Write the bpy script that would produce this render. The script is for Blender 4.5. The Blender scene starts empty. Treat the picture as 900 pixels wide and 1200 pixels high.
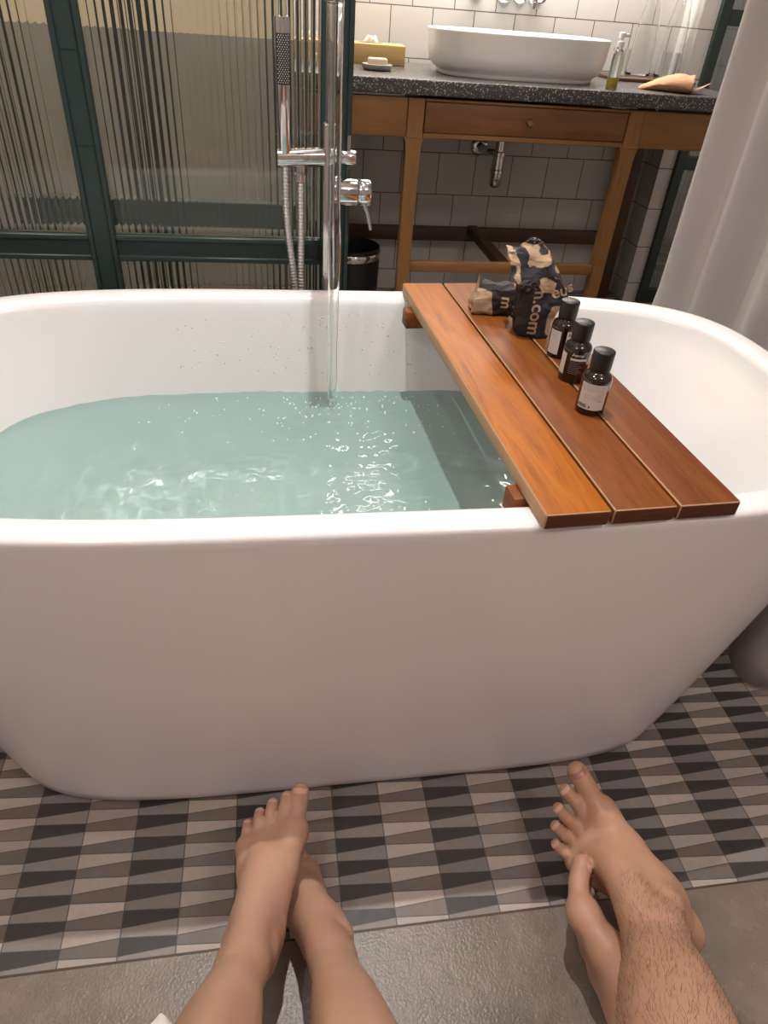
import bpy, bmesh, math, random
import numpy as np
from mathutils import Vector, Matrix, noise
from mathutils.bvhtree import BVHTree

random.seed(7)
rng = np.random.default_rng(7)
PI = math.pi
S = bpy.context.scene
COL = S.collection

# ------------------------------------------------------------------ camera
cam_d = bpy.data.cameras.new('camera')
cam = bpy.data.objects.new('camera', cam_d)
COL.objects.link(cam)
S.camera = cam
FOC = 799.68                      # focal length for a 900 x 1200 frame
cam_d.sensor_fit = 'VERTICAL'
cam_d.sensor_height = 24.0
cam_d.lens = FOC / 1200.0 * 24.0
cam_d.clip_start = 0.01
right = Vector((0.98790708, -0.1411886, 0.06407324))
down = Vector((-0.03492032, -0.60524527, -0.79527274))
fwd = Vector((0.15106347, 0.78341812, -0.60285644))
cam.matrix_world = Matrix((
    (right.x, -down.x, -fwd.x, 0.0),
    (right.y, -down.y, -fwd.y, 0.0),
    (right.z, -down.z, -fwd.z, 1.06),
    (0, 0, 0, 1)))

# ------------------------------------------------------------------ world, lights, exposure
w = bpy.data.worlds.new('world')
S.world = w
w.use_nodes = True
w.node_tree.nodes['Background'].inputs[0].default_value = (1.0, 0.86, 0.74, 1)
w.node_tree.nodes['Background'].inputs[1].default_value = 0.02
S.view_settings.view_transform = 'Standard'
S.view_settings.look = 'None'
S.view_settings.gamma = 1.0
S.view_settings.use_curve_mapping = False
S.view_settings.exposure = 0.0
S.cycles.max_bounces = 10
S.cycles.glossy_bounces = 5
S.cycles.transmission_bounces = 10
S.cycles.transparent_max_bounces = 12
S.cycles.sample_clamp_indirect = 6.0
S.cycles.use_denoising = True
S.cycles.blur_glossy = 0.3
S.cycles.caustics_reflective = False


def lamp(name, kind, loc, power, color, radius=0.05, aim=None, spot=None, blend=0.5, size=None):
    d = bpy.data.lights.new(name, kind)
    d.energy = power
    d.color = color
    if kind in ('POINT', 'SPOT'):
        d.shadow_soft_size = radius
    if kind == 'SPOT':
        d.spot_size = math.radians(spot)
        d.spot_blend = blend
    if kind == 'AREA':
        d.shape = 'RECTANGLE'
        d.size, d.size_y = size
    o = bpy.data.objects.new(name, d)
    COL.objects.link(o)
    o.location = loc
    if aim is not None:
        o.rotation_euler = (Vector(aim) - Vector(loc)).to_track_quat('-Z', 'Y').to_euler()
    return o


WARM = (1.0, 0.92, 0.88)
tub_lamp = lamp('tub_downlight', 'SPOT', (0.13, 1.10, 2.53), 126, (1.0, 0.96, 0.94), 0.014, (-0.08, 1.04, 0), 92, 1.0)
tub_lamp.data.cycles.is_caustics_light = True
side_lamp = lamp('side_downlight', 'SPOT', (-0.44, 0.66, 2.53), 22, (1.0, 0.95, 0.92), 0.02, (-0.3, 0.9, 0), 90, 0.8)
lamp('vanity_strip', 'AREA', (0.85, 2.985, 1.50), 13, (1.0, 0.92, 0.85), aim=(0.85, 2.93, 0.8), size=(1.35, 0.05))
lamp('vanity_light', 'AREA', (0.85, 2.75, 1.9), 20, (1.0, 0.90, 0.80), aim=(0.85, 2.75, 0.8), size=(1.3, 0.16))
lamp('vanity_downlight', 'POINT', (0.95, 1.95, 2.6), 9, (1.0, 0.93, 0.87), 0.05)  # unseen lamp, added to lift the dark wall under the counter
lamp('shower_light', 'POINT', (-0.6, 2.15, 2.55), 60, (1.0, 0.88, 0.74), 0.08)
lamp('corridor_light', 'POINT', (2.05, 3.5, 2.2), 9, (0.86, 0.94, 1.0), 0.08)  # unseen lamp, added behind the door to brighten its pane
lamp('bedroom_light', 'POINT', (0.95, -0.5, 2.5), 36, (1.0, 0.90, 0.89), 0.10)
lamp('bedroom_light_far', 'POINT', (-1.0, -0.7, 2.5), 30, (1.0, 0.90, 0.89), 0.10)  # unseen lamp, added as ambient fill from behind the camera

# ------------------------------------------------------------------ helpers


def mat(name, color=(.8, .8, .8), rough=.5, metal=0.0, spec=.5, coat=0.0, trans=0.0, ior=1.45, sss=0.0, sss_r=(1, .3, .15)):
    m = bpy.data.materials.new(name)
    m.use_nodes = True
    b = m.node_tree.nodes['Principled BSDF']
    b.inputs['Base Color'].default_value = (*color, 1)
    b.inputs['Roughness'].default_value = rough
    b.inputs['Metallic'].default_value = metal
    b.inputs['Specular IOR Level'].default_value = spec
    b.inputs['Coat Weight'].default_value = coat
    b.inputs['Transmission Weight'].default_value = trans
    b.inputs['IOR'].default_value = ior
    if sss:
        b.inputs['Subsurface Weight'].default_value = sss
        b.inputs['Subsurface Radius'].default_value = sss_r
        b.inputs['Subsurface Scale'].default_value = 0.012
    return m


class NT:
    """Short-hand for building a node tree."""

    def __init__(self, m):
        self.m = m
        self.t = m.node_tree
        self.b = self.t.nodes.get('Principled BSDF')

    def n(self, typ, **kw):
        nd = self.t.nodes.new(typ)
        for k, v in kw.items():
            if k.startswith('_'):
                setattr(nd, k[1:], v)
        return nd

    def link(self, a, b):
        self.t.links.new(a, b)

    def val(self, x, sock):
        if isinstance(x, (int, float)):
            sock.default_value = x
        elif isinstance(x, tuple):
            sock.default_value = x
        else:
            self.link(x, sock)

    def math(self, op, a, b=0.0, c=0.0, clamp=False):
        nd = self.t.nodes.new('ShaderNodeMath')
        nd.operation = op
        nd.use_clamp = clamp
        self.val(a, nd.inputs[0])
        self.val(b, nd.inputs[1])
        self.val(c, nd.inputs[2])
        return nd.outputs[0]

    def mix(self, f, a, b, mode='MIX'):
        nd = self.t.nodes.new('ShaderNodeMix')
        nd.data_type = 'RGBA'
        nd.blend_type = mode
        self.val(f, nd.inputs[0])
        for x, i in ((a, 6), (b, 7)):
            if isinstance(x, tuple):
                nd.inputs[i].default_value = (*x, 1) if len(x) == 3 else x
            else:
                self.link(x, nd.inputs[i])
        return nd.outputs[2]

    def coord(self, which='Object', scale=None, rot=None, loc=None):
        tc = self.t.nodes.new('ShaderNodeTexCoord')
        o = tc.outputs[which]
        if scale or rot or loc:
            mp = self.t.nodes.new('ShaderNodeMapping')
            if scale:
                mp.inputs['Scale'].default_value = scale
            if rot:
                mp.inputs['Rotation'].default_value = rot
            if loc:
                mp.inputs['Location'].default_value = loc
            self.link(o, mp.inputs[0])
            o = mp.outputs[0]
        return o

    def noise(self, vec, scale, detail=4, rough=.5, dist=0.0):
        nd = self.t.nodes.new('ShaderNodeTexNoise')
        self.link(vec, nd.inputs['Vector'])
        nd.inputs['Scale'].default_value = scale
        nd.inputs['Detail'].default_value = detail
        nd.inputs['Roughness'].default_value = rough
        nd.inputs['Distortion'].default_value = dist
        return nd.outputs['Fac']

    def ramp(self, f, stops):
        nd = self.t.nodes.new('ShaderNodeValToRGB')
        e = nd.color_ramp.elements
        while len(e) < len(stops):
            e.new(.5)
        for x, (p, c) in zip(e, stops):
            x.position = p
            x.color = (*c, 1)
        self.link(f, nd.inputs[0])
        return nd.outputs[0]

    def bump(self, h, strength=.2, dist=.001):
        nd = self.t.nodes.new('ShaderNodeBump')
        nd.inputs['Strength'].default_value = strength
        nd.inputs['Distance'].default_value = dist
        self.link(h, nd.inputs['Height'])
        self.link(nd.outputs[0], self.b.inputs['Normal'])

    def base(self, c):
        self.link(c, self.b.inputs['Base Color'])

    def rough(self, r):
        self.link(r, self.b.inputs['Roughness'])


def link(o, m=None, parent=None):
    COL.objects.link(o)
    if m is not None:
        o.data.materials.append(m) if not isinstance(m, (list, tuple)) else [o.data.materials.append(x) for x in m]
    if parent is not None:
        o.parent = parent
    return o


def tag(o, label=None, cat=None, group=None, kind=None):
    if label:
        o['label'] = label
    if cat:
        o['category'] = cat
    if group:
        o['group'] = group
    if kind:
        o['kind'] = kind
    return o


def thing(name, label, cat, loc=(0, 0, 0), rotz=0.0, group=None):
    o = bpy.data.objects.new(name, None)
    o.empty_display_size = .05
    COL.objects.link(o)
    o.location = loc
    o.rotation_euler = (0, 0, rotz)
    return tag(o, label, cat, group)


def obj(name, bm, m=None, parent=None, smooth=True, angle=None):
    """One mesh object. Geometry is written in world metres; under a parent it is moved into the parent's frame."""
    me = bpy.data.meshes.new(name)
    if parent is not None and not getattr(bm, 'local', False):
        p = parent
        M = Matrix.Identity(4)
        while p is not None:
            M = Matrix.Translation(p.location) @ p.rotation_euler.to_matrix().to_4x4() @ M
            p = p.parent
        bm.b.transform(M.inverted())
    bm.b.normal_update()
    bm.b.to_mesh(me)
    bm.b.free()
    for p in me.polygons:
        p.use_smooth = smooth
    if smooth and angle:
        me.set_sharp_from_angle(angle=math.radians(angle))
    o = bpy.data.objects.new(name, me)
    return link(o, m, parent)


class G:
    """Collects shapes into one bmesh."""

    def __init__(self, local=False):
        self.b = bmesh.new()
        self.local = local

    def box(self, x0, x1, y0, y1, z0, z1, bev=0.0, seg=2, rz=0.0, piv=None, rot=None):
        r = bmesh.ops.create_cube(self.b, size=1)
        vs = r['verts']
        for v in vs:
            v.co = Vector(((x0 + x1) / 2 + v.co.x * (x1 - x0), (y0 + y1) / 2 + v.co.y * (y1 - y0), (z0 + z1) / 2 + v.co.z * (z1 - z0)))
        if bev:
            es = list({e for v in vs for e in v.link_edges})
            rr = bmesh.ops.bevel(self.b, geom=es, offset=bev, segments=seg, affect='EDGES', profile=.5)
            vs = list({v for f in rr['faces'] for v in f.verts} | {v for v in vs if v.is_valid})
        if rot is not None:
            c = Vector(((x0 + x1) / 2, (y0 + y1) / 2, (z0 + z1) / 2)) if piv is None else Vector(piv)
            for v in vs:
                v.co = c + rot @ (v.co - c)
        return self

    def rings(self, rings, closed=True, cap0=False, cap1=False, mi=0):
        b = self.b
        rows = [[b.verts.new(p) for p in r] for r in rings]
        n = len(rings[0])
        for i in range(len(rows) - 1):
            for j in range(n if closed else n - 1):
                k = (j + 1) % n
                f = b.faces.new((rows[i][j], rows[i][k], rows[i + 1][k], rows[i + 1][j]))
                f.material_index = mi
        if cap0:
            b.faces.new(list(reversed(rows[0]))).material_index = mi
        if cap1:
            b.faces.new(rows[-1]).material_index = mi
        return self

    def lathe(self, prof, c=(0, 0, 0), n=40, axis='Z', cap0=True, cap1=True, sx=1, sy=1):
        rings = []
        for r, h in prof:
            ring = []
            for k in range(n):
                a = 2 * PI * k / n
                if axis == 'Z':
                    p = (c[0] + r * sx * math.cos(a), c[1] + r * sy * math.sin(a), c[2] + h)
                elif axis == 'Y':
                    p = (c[0] + r * math.sin(a), c[1] + h, c[2] + r * math.cos(a))
                else:
                    p = (c[0] + h, c[1] + r * math.cos(a), c[2] + r * math.sin(a))
                ring.append(p)
            rings.append(ring)
        return self.rings(rings, True, cap0, cap1)

    def tube(self, pts, r, n=12, cap=True):
        pts = [Vector(p) for p in pts]
        rr = r if isinstance(r, (list, tuple)) else [r] * len(pts)
        rings = []
        t0 = (pts[1] - pts[0]).normalized()
        u = t0.orthogonal().normalized()
        for i, p in enumerate(pts):
            a = pts[max(i - 1, 0)]
            c = pts[min(i + 1, len(pts) - 1)]
            t = (c - a).normalized()
            u = (u - t * u.dot(t)).normalized()
            v = t.cross(u)
            rings.append([p + (u * math.cos(2 * PI * k / n) + v * math.sin(2 * PI * k / n)) * rr[i] for k in range(n)])
        return self.rings(rings, True, cap, cap)

    def quad(self, a, b, c, d):
        self.b.faces.new([self.b.verts.new(p) for p in (a, b, c, d)])
        return self

    def fix(self):
        bmesh.ops.recalc_face_normals(self.b, faces=self.b.faces[:])
        return self


def spline(pts, n):
    """Catmull-Rom through pts."""
    P = [np.array(p, float) for p in pts]
    P = [2 * P[0] - P[1]] + P + [2 * P[-1] - P[-2]]
    out = []
    for i in range(1, len(P) - 2):
        for k in range(n):
            t = k / n
            a, b, c, d = P[i - 1], P[i], P[i + 1], P[i + 2]
            out.append(.5 * (2 * b + (c - a) * t + (2 * a - 5 * b + 4 * c - d) * t * t + (3 * b - a - 3 * c + d) * t ** 3))
    out.append(P[-2])
    return [tuple(p) for p in out]


def superell(xc, yc, al, ar, b, n, z, N):
    """Closed outline; left and right half lengths differ."""
    pts = []
    for k in range(N):
        t = 2 * PI * k / N
        c, s = math.cos(t), math.sin(t)
        a = ar if c >= 0 else al
        pts.append((xc + a * math.copysign(abs(c) ** (2 / n), c), yc + b * math.copysign(abs(s) ** (2 / n), s), z))
    return pts


FONT = bpy.data.fonts.load('<builtin>') if '<builtin>' in bpy.data.fonts else None


def text_verts(body, size, extrude=0.0, bold=0.0, cuts=0.0):
    """Flat text as (verts, faces), centred on its own box."""
    cu = bpy.data.curves.new('lettering', 'FONT')
    cu.body = body
    cu.size = size
    cu.offset = bold
    cu.resolution_u = 3
    cu.align_x = 'CENTER'
    cu.align_y = 'CENTER'
    o = bpy.data.objects.new('lettering', cu)
    me = bpy.data.meshes.new_from_object(o)
    bm = bmesh.new()
    bm.from_mesh(me)
    if cuts:
        for _ in range(4):
            es = [e for e in bm.edges if e.calc_length() > cuts]
            if not es:
                break
            bmesh.ops.subdivide_edges(bm, edges=es, cuts=1)
            bmesh.ops.triangulate(bm, faces=bm.faces[:])
    vs = [v.co.copy() for v in bm.verts]
    bm.verts.index_update()
    fs = [[v.index for v in f.verts] for f in bm.faces]
    bm.free()
    bpy.data.objects.remove(o)
    bpy.data.curves.remove(cu)
    bpy.data.meshes.remove(me)
    return vs, fs


def from_vf(vs, fs, local=False):
    g = G(local)
    bv = [g.b.verts.new(v) for v in vs]
    for f in fs:
        try:
            g.b.faces.new([bv[i] for i in f])
        except ValueError:
            pass
    return g


# ------------------------------------------------------------------ materials
M_tub = mat('tub_enamel', (.78, .755, .745), .22, spec=.5, coat=.3)
M_tub.node_tree.nodes['Principled BSDF'].inputs['Coat Roughness'].default_value = .12
M_chrome = mat('chrome', (.62, .61, .60), .09, metal=1)
M_steel = mat('brushed_steel', (.62, .61, .6), .3, metal=1)
M_green = mat('dark_green_paint', (.020, .036, .033), .42)
M_black = mat('black_plastic', (.012, .011, .011), .38)
M_bin = mat('bin_black', (.008, .008, .009), .35)
M_ceram = mat('basin_ceramic', (.80, .79, .76), .3, coat=.2)
M_white_pl = mat('white_plastic', (.8, .8, .78), .4)
M_paint = mat('wall_paint', (.60, .55, .525), .8)
M_ceil = mat('ceiling_paint', (.75, .72, .68), .9)
M_clear = mat('clear_glass', (.97, .98, .98), .02, trans=1, ior=1.45)
M_nail = mat('toenail', (.62, .36, .30), .3)
M_nail_red = mat('dusky_toenail', (.34, .14, .12), .3)


def wood(name, c0, c1, c2, axis='Y', scale=1.0, rough=.35, coat=0.0):
    m = mat(name, c1, rough, coat=coat)
    k = NT(m)
    st = {'X': (1.2, 16, 16), 'Y': (16, 1.2, 16), 'Z': (16, 16, 1.2)}[axis]
    v = k.coord('Object', scale=tuple(s * scale for s in st))
    n1 = k.noise(v, 2.2, 6, .68, 1.8)
    v2 = k.coord('Object', scale=tuple(s * scale * 6 for s in st))
    n2 = k.noise(v2, 3.0, 3, .6)
    f = k.math('ADD', k.math('MULTIPLY', n1, .75), k.math('MULTIPLY', n2, .25))
    k.base(k.ramp(f, [(.30, c0), (.5, c1), (.70, c2)]))
    k.rough(k.math('ADD', k.math('MULTIPLY', n2, .2), rough - .1))
    k.bump(n2, .12, .0006)
    return m


M_oak = wood('oak', (.19, .088, .026), (.25, .118, .036), (.30, .15, .050), 'X', .8, .45)
M_oak_leg = wood('oak_upright', (.19, .088, .026), (.25, .118, .036), (.30, .15, .050), 'Z', .8, .45)
M_oak_red = wood('drawer_wood', (.13, .052, .018), (.19, .078, .027), (.24, .105, .038), 'X', .6, .45)
M_dark_shade_wood = wood('dark_wood', (.045, .022, .012), (.07, .034, .018), (.09, .045, .025), 'X', .8, .5)  # real dark wood, also oak of the vanity back with shade in its colour
M_oak_leg_shade = wood('dark_wood_upright', (.045, .022, .012), (.07, .034, .018), (.09, .045, .025), 'Z', .8, .5)  # darker copy of the oak upright, shade put into the colour
M_teak = [wood('teak_orange', (.11, .026, .002), (.31, .088, .005), (.42, .140, .010), 'Y', .7, .46, .0),  # orange plank, its colour also raised for the lamp glare on it
          wood('teak_brown', (.085, .023, .004), (.18, .052, .009), (.25, .080, .015), 'Y', .8, .48, .0),
          wood('teak_red_brown', (.075, .021, .005), (.15, .044, .010), (.21, .068, .016), 'Y', .9, .48, .0)]
for m_ in M_teak:
    m_.node_tree.nodes['Principled BSDF'].inputs['Specular IOR Level'].default_value = .25
M_teak_end = wood('teak_end_grain', (.05, .014, .006), (.09, .026, .010), (.14, .045, .016), 'X', 2.5, .55)
M_teak_edge = mat('worn_teak_edge', (.42, .25, .13), .6)
M_pale_oak = wood('pale_oak', (.42, .27, .10), (.50, .33, .13), (.55, .38, .17), 'X', .9, .5)


def tile_mat(name, swap=False, c=(.62, .60, .575), off=(0, 0), mortar=(.10, .09, .085)):
    m = mat(name, c, .16, spec=.5)
    k = NT(m)
    tc = k.coord('Object')
    sp = k.n('ShaderNodeSeparateXYZ')
    k.link(tc, sp.inputs[0])
    cb = k.n('ShaderNodeCombineXYZ')
    k.link(k.math('ADD', sp.outputs[1 if swap else 0], off[0]), cb.inputs[0])
    k.link(k.math('ADD', sp.outputs[2], off[1]), cb.inputs[1])
    br = k.n('ShaderNodeTexBrick')
    k.link(cb.outputs[0], br.inputs['Vector'])
    br.offset = .5
    br.inputs['Scale'].default_value = 1.0
    br.inputs['Brick Width'].default_value = .157
    br.inputs['Row Height'].default_value = .158
    br.inputs['Mortar Size'].default_value = .0017
    br.inputs['Mortar Smooth'].default_value = .1
    br.inputs['Bias'].default_value = 0
    br.inputs['Color1'].default_value = (*c, 1)
    br.inputs['Color2'].default_value = (*[x * .94 for x in c], 1)
    br.inputs['Mortar'].default_value = (*mortar, 1)
    k.base(br.outputs['Color'])
    k.rough(k.math('ADD', k.math('MULTIPLY', br.outputs['Fac'], .6), .16))
    k.bump(k.math('SUBTRACT', 1.0, br.outputs['Fac']), .5, .0012)
    return m


M_tile = tile_mat('white_wall_tile', off=(10 * .157 + .007, 10 * .158 - .0856))
M_tile_side = tile_mat('white_wall_tile_side', True, off=(10 * .157 - .02, 10 * .158 - .0856))


def floor_tile_mat():
    """Columns of wedge-shaped cement tiles, alternate columns shifted by half a step."""
    m = mat('wedge_floor_tile', (.2, .2, .2), .45)
    k = NT(m)
    tc = k.coord('Object')
    sp = k.n('ShaderNodeSeparateXYZ')
    k.link(tc, sp.inputs[0])
    W, P = .07685, .0355
    xs = k.math('DIVIDE', k.math('ADD', sp.outputs[0], .3922 + 40 * W), W)
    ci = k.math('FLOOR', xs)
    u = k.math('SUBTRACT', xs, ci)
    odd = k.math('MODULO', ci, 2.0)
    par = k.math('SUBTRACT', 1.0, odd)                       # 1 in the black columns
    ys = k.math('ADD', k.math('DIVIDE', k.math('SUBTRACT', sp.outputs[1], .582 - 200 * P), P), .5)
    ys = k.math('ADD', ys, k.math('MULTIPLY', par, .5))
    ri = k.math('FLOOR', ys)
    fr = k.math('SUBTRACT', ys, ri)
    d = k.math('ABSOLUTE', k.math('SUBTRACT', fr, .5))
    half = k.math('SUBTRACT', .325, k.math('MULTIPLY', u, .15))
    sd = k.math('SUBTRACT', half, d)                         # >0 inside the first wedge
    inside = k.math('GREATER_THAN', sd, 0.0)
    # a value of its own for every tile
    cb = k.n('ShaderNodeCombineXYZ')
    k.link(ci, cb.inputs[0])
    # the second wedge straddles the period border
    ri2 = k.math('FLOOR', k.math('ADD', ys, .5))
    k.link(k.math('ADD', k.math('MULTIPLY', ri, inside), k.math('MULTIPLY', k.math('ADD', ri2, 1000.5), k.math('SUBTRACT', 1.0, inside))), cb.inputs[1])
    wn = k.n('ShaderNodeTexWhiteNoise')
    k.link(cb.outputs[0], wn.inputs['Vector'])
    rv = wn.outputs['Value']
    light = k.mix(inside, (.150, .124, .104), (.37, .315, .27))
    dark = k.mix(inside, (.20, .183, .168), (.036, .031, .029))
    c = k.mix(par, light, dark)
    v = k.math('ADD', .84, k.math('MULTIPLY', rv, .32))
    mott = k.math('ADD', .82, k.math('MULTIPLY', k.noise(tc, 90, 5, .7), .36))
    cc = k.n('ShaderNodeCombineColor')
    vv = k.math('MULTIPLY', v, mott)
    for i in range(3):
        k.link(vv, cc.inputs[i])
    c = k.mix(1.0, c, cc.outputs[0], 'MULTIPLY')
    gx = k.math('LESS_THAN', k.math('MINIMUM', u, k.math('SUBTRACT', 1.0, u)), .012)
    gy = k.math('LESS_THAN', k.math('ABSOLUTE', sd), .022)
    g = k.math('MAXIMUM', gx, gy)
    c = k.mix(k.math('MULTIPLY', g, .75), c, (.045, .038, .033))
    k.base(c)
    k.rough(k.math('ADD', .36, k.math('MULTIPLY', k.noise(tc, 60, 3), .2)))
    k.bump(k.math('SUBTRACT', k.math('MULTIPLY', k.noise(tc, 200, 3), .15), g), .35, .0008)
    return m


M_floor = floor_tile_mat()
M_conc = mat('rough_concrete', (.25, .215, .18), .34)
k = NT(M_conc)
tc = k.coord('Object')
n1 = k.noise(tc, 9, 6, .65)
n2 = k.noise(tc, 260, 3, .6)
k.base(k.ramp(n1, [(.3, (.15, .122, .094)), (.55, (.20, .165, .128)), (.75, (.25, .21, .165))]))
k.rough(k.math('ADD', .16, k.math('MULTIPLY', n1, .22)))
k.bump(k.math('ADD', n2, k.math('MULTIPLY', k.noise(tc, 70, 3), .6)), .42, .0016)

M_terr = mat('dark_terrazzo', (.1, .1, .1), .28)
k = NT(M_terr)
tc = k.coord('Object')
vo = k.n('ShaderNodeTexVoronoi')
vo.inputs['Scale'].default_value = 190
k.link(tc, vo.inputs['Vector'])
wn = k.n('ShaderNodeTexWhiteNoise')
k.link(vo.outputs['Color'], wn.inputs['Vector'])
chips = k.ramp(wn.outputs['Value'], [(.0, (.03, .03, .028)), (.35, (.08, .078, .073)), (.65, (.20, .19, .18)), (.92, (.46, .44, .41))])
chip_in = k.math('LESS_THAN', vo.outputs['Distance'], .42)
k.base(k.mix(chip_in, (.05, .049, .047), chips))


def glass_mat(name, color, rough=.03):
    m = bpy.data.materials.new(name)
    m.use_nodes = True
    t = m.node_tree
    t.nodes.clear()
    o = t.nodes.new('ShaderNodeOutputMaterial')
    g = t.nodes.new('ShaderNodeBsdfGlass')
    g.inputs['Color'].default_value = (*color, 1)
    g.inputs['Roughness'].default_value = rough
    g.inputs['IOR'].default_value = 1.5
    t.links.new(g.outputs[0], o.inputs[0])
    return m


M_flute = glass_mat('fluted_glass', (.93, .95, .93), .0)


def water_mat():
    """slightly cloudy bath water: Fresnel gloss over tinted refraction and a little scattering"""
    m = bpy.data.materials.new('bath_water')
    m.use_nodes = True
    t = m.node_tree
    t.nodes.clear()
    o = t.nodes.new('ShaderNodeOutputMaterial')
    c = (.88, 1.0, .985, 1)
    rf = t.nodes.new('ShaderNodeBsdfRefraction')
    rf.inputs['Color'].default_value = c
    rf.inputs['Roughness'].default_value = 0
    rf.inputs['IOR'].default_value = 1.333
    tr = t.nodes.new('ShaderNodeBsdfDiffuse')
    tr.inputs['Color'].default_value = (.64, .97, .92, 1)
    gl = t.nodes.new('ShaderNodeBsdfGlossy')
    gl.inputs['Roughness'].default_value = 0.0
    fr = t.nodes.new('ShaderNodeFresnel')
    fr.inputs['IOR'].default_value = 1.333
    m1 = t.nodes.new('ShaderNodeMixShader')
    m1.inputs[0].default_value = WATER_LIFT
    t.links.new(rf.outputs[0], m1.inputs[1])
    t.links.new(tr.outputs[0], m1.inputs[2])
    m2 = t.nodes.new('ShaderNodeMixShader')
    t.links.new(fr.outputs[0], m2.inputs[0])
    t.links.new(m1.outputs[0], m2.inputs[1])
    t.links.new(gl.outputs[0], m2.inputs[2])
    t.links.new(m2.outputs[0], o.inputs[0])
    return m


WATER_LIFT = .28  # pale diffuse share, added to raise the water's brightness
M_water = water_mat()
M_stream = glass_mat('falling_water', (.97, .98, .98), 0.0)
M_stream.node_tree.nodes['Glass BSDF'].inputs['IOR'].default_value = 1.333

M_curtain = mat('curtain_cloth', (.52, .488, .482), .85)
k = NT(M_curtain)
k.b.inputs['Sheen Weight'].default_value = .2
k.t.nodes['Material Output'].target = 'ALL'
_tl = k.n('ShaderNodeBsdfTranslucent')
_tl.inputs['Color'].default_value = (.58, .54, .53, 1)
_mx = k.n('ShaderNodeMixShader')
_mx.inputs[0].default_value = .35
k.link(k.b.outputs[0], _mx.inputs[1])
k.link(_tl.outputs[0], _mx.inputs[2])
k.link(_mx.outputs[0], k.t.nodes['Material Output'].inputs['Surface'])
tc = k.coord('Object', scale=(900, 900, 900))
wv = k.n('ShaderNodeTexWave')
wv.inputs['Scale'].default_value = .35
wv.inputs['Distortion'].default_value = 1.5
k.link(tc, wv.inputs['Vector'])
k.bump(wv.outputs['Fac'], .12, .0004)


def skin_mat(name, c0, c1, red):
    m = mat(name, c1, .46, spec=.4, sss=.12)
    k = NT(m)
    tc = k.coord('Object')
    a = k.noise(tc, 14, 4, .6)
    c = k.ramp(a, [(.3, c0), (.7, c1)])
    b = k.noise(tc, 42, 2, .5)
    spots = k.math('MULTIPLY', k.math('SUBTRACT', b, .735, clamp=True), 5.0, clamp=True)
    c = k.mix(spots, c, red)
    k.base(c)
    vo = k.n('ShaderNodeTexVoronoi')
    vo.inputs['Scale'].default_value = 700
    k.link(tc, vo.inputs['Vector'])
    k.bump(k.math('ADD', vo.outputs['Distance'], k.noise(tc, 160, 3)), .10, .0008)
    return m


M_skin1 = skin_mat('skin', (.42, .235, .155), (.48, .285, .195), (.25, .10, .07))
M_skin2 = skin_mat('skin_tanned', (.42, .225, .14), (.49, .28, .185), (.42, .20, .14))
M_hair = mat('leg_hair', (.09, .05, .03), .6)
M_towel = mat('white_towelling', (.8, .78, .75), .95)

# ------------------------------------------------------------------ the room
RX0, RX1, RY0, RY1, RZ = -2.2, 2.5, -2.8, 3.05, 2.75


def struct(name, g, m, smooth=False):
    return tag(obj(name, g, m, smooth=smooth), kind='structure')


struct('floor', G().box(RX0, RX1, .405, RY1 + .2, -.06, 0), M_floor)
struct('floor_concrete', G().box(RX0, RX1, RY0 - .2, .4025, -.06, 0), M_conc)
struct('trim_1', G().box(RX0, RX1, .4022, .4052, -.05, .0006), M_dark_shade_wood)
struct('ceiling', G().box(RX0 - .1, RX1 + .1, RY0 - .1, RY1 + .1, RZ, RZ + .1), M_ceil)
struct('wall_back', G().box(.125, 1.75, RY1, RY1 + .1, 0, RZ), M_tile)
M_back_lit = mat('beige_plaster', (.74, .62, .48), .7)  # light on the upper wall, put into a paler beige colour
M_grey_tile = tile_mat('grey_shower_tile', c=(.33, .315, .29), mortar=(.30, .28, .25))  # tile grey darkened for the shade below the lit band
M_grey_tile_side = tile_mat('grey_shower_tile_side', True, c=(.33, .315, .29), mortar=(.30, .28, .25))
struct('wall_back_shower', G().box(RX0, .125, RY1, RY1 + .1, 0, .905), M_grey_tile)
struct('wall_back_upper', G().box(RX0, .125, RY1, RY1 + .1, .905, RZ), M_back_lit)
struct('wall_divider', G().box(.125, .20, 2.40, RY1, 0, RZ), M_grey_tile_side)
struct('wall_left', G().box(RX0 - .1, RX0, RY0 - .1, RY1 + .1, 0, RZ), M_paint)
struct('wall_right', G().box(RX1, RX1 + .1, RY0 - .1, RY1 + .1, 0, RZ), M_paint)
struct('wall_front', G().box(RX0 - .1, RX1 + .1, RY0 - .1, RY0, 0, RZ), M_paint)
struct('wall_return', G().box(1.605, 1.655, 2.92, RY1, 0, RZ), M_tile_side)
struct('wall_right_face', G().box(1.6552, 1.668, 2.92, RY1, 0, RZ), M_tile)

# glazed door beside the vanity recess: green frame, fluted panes


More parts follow.
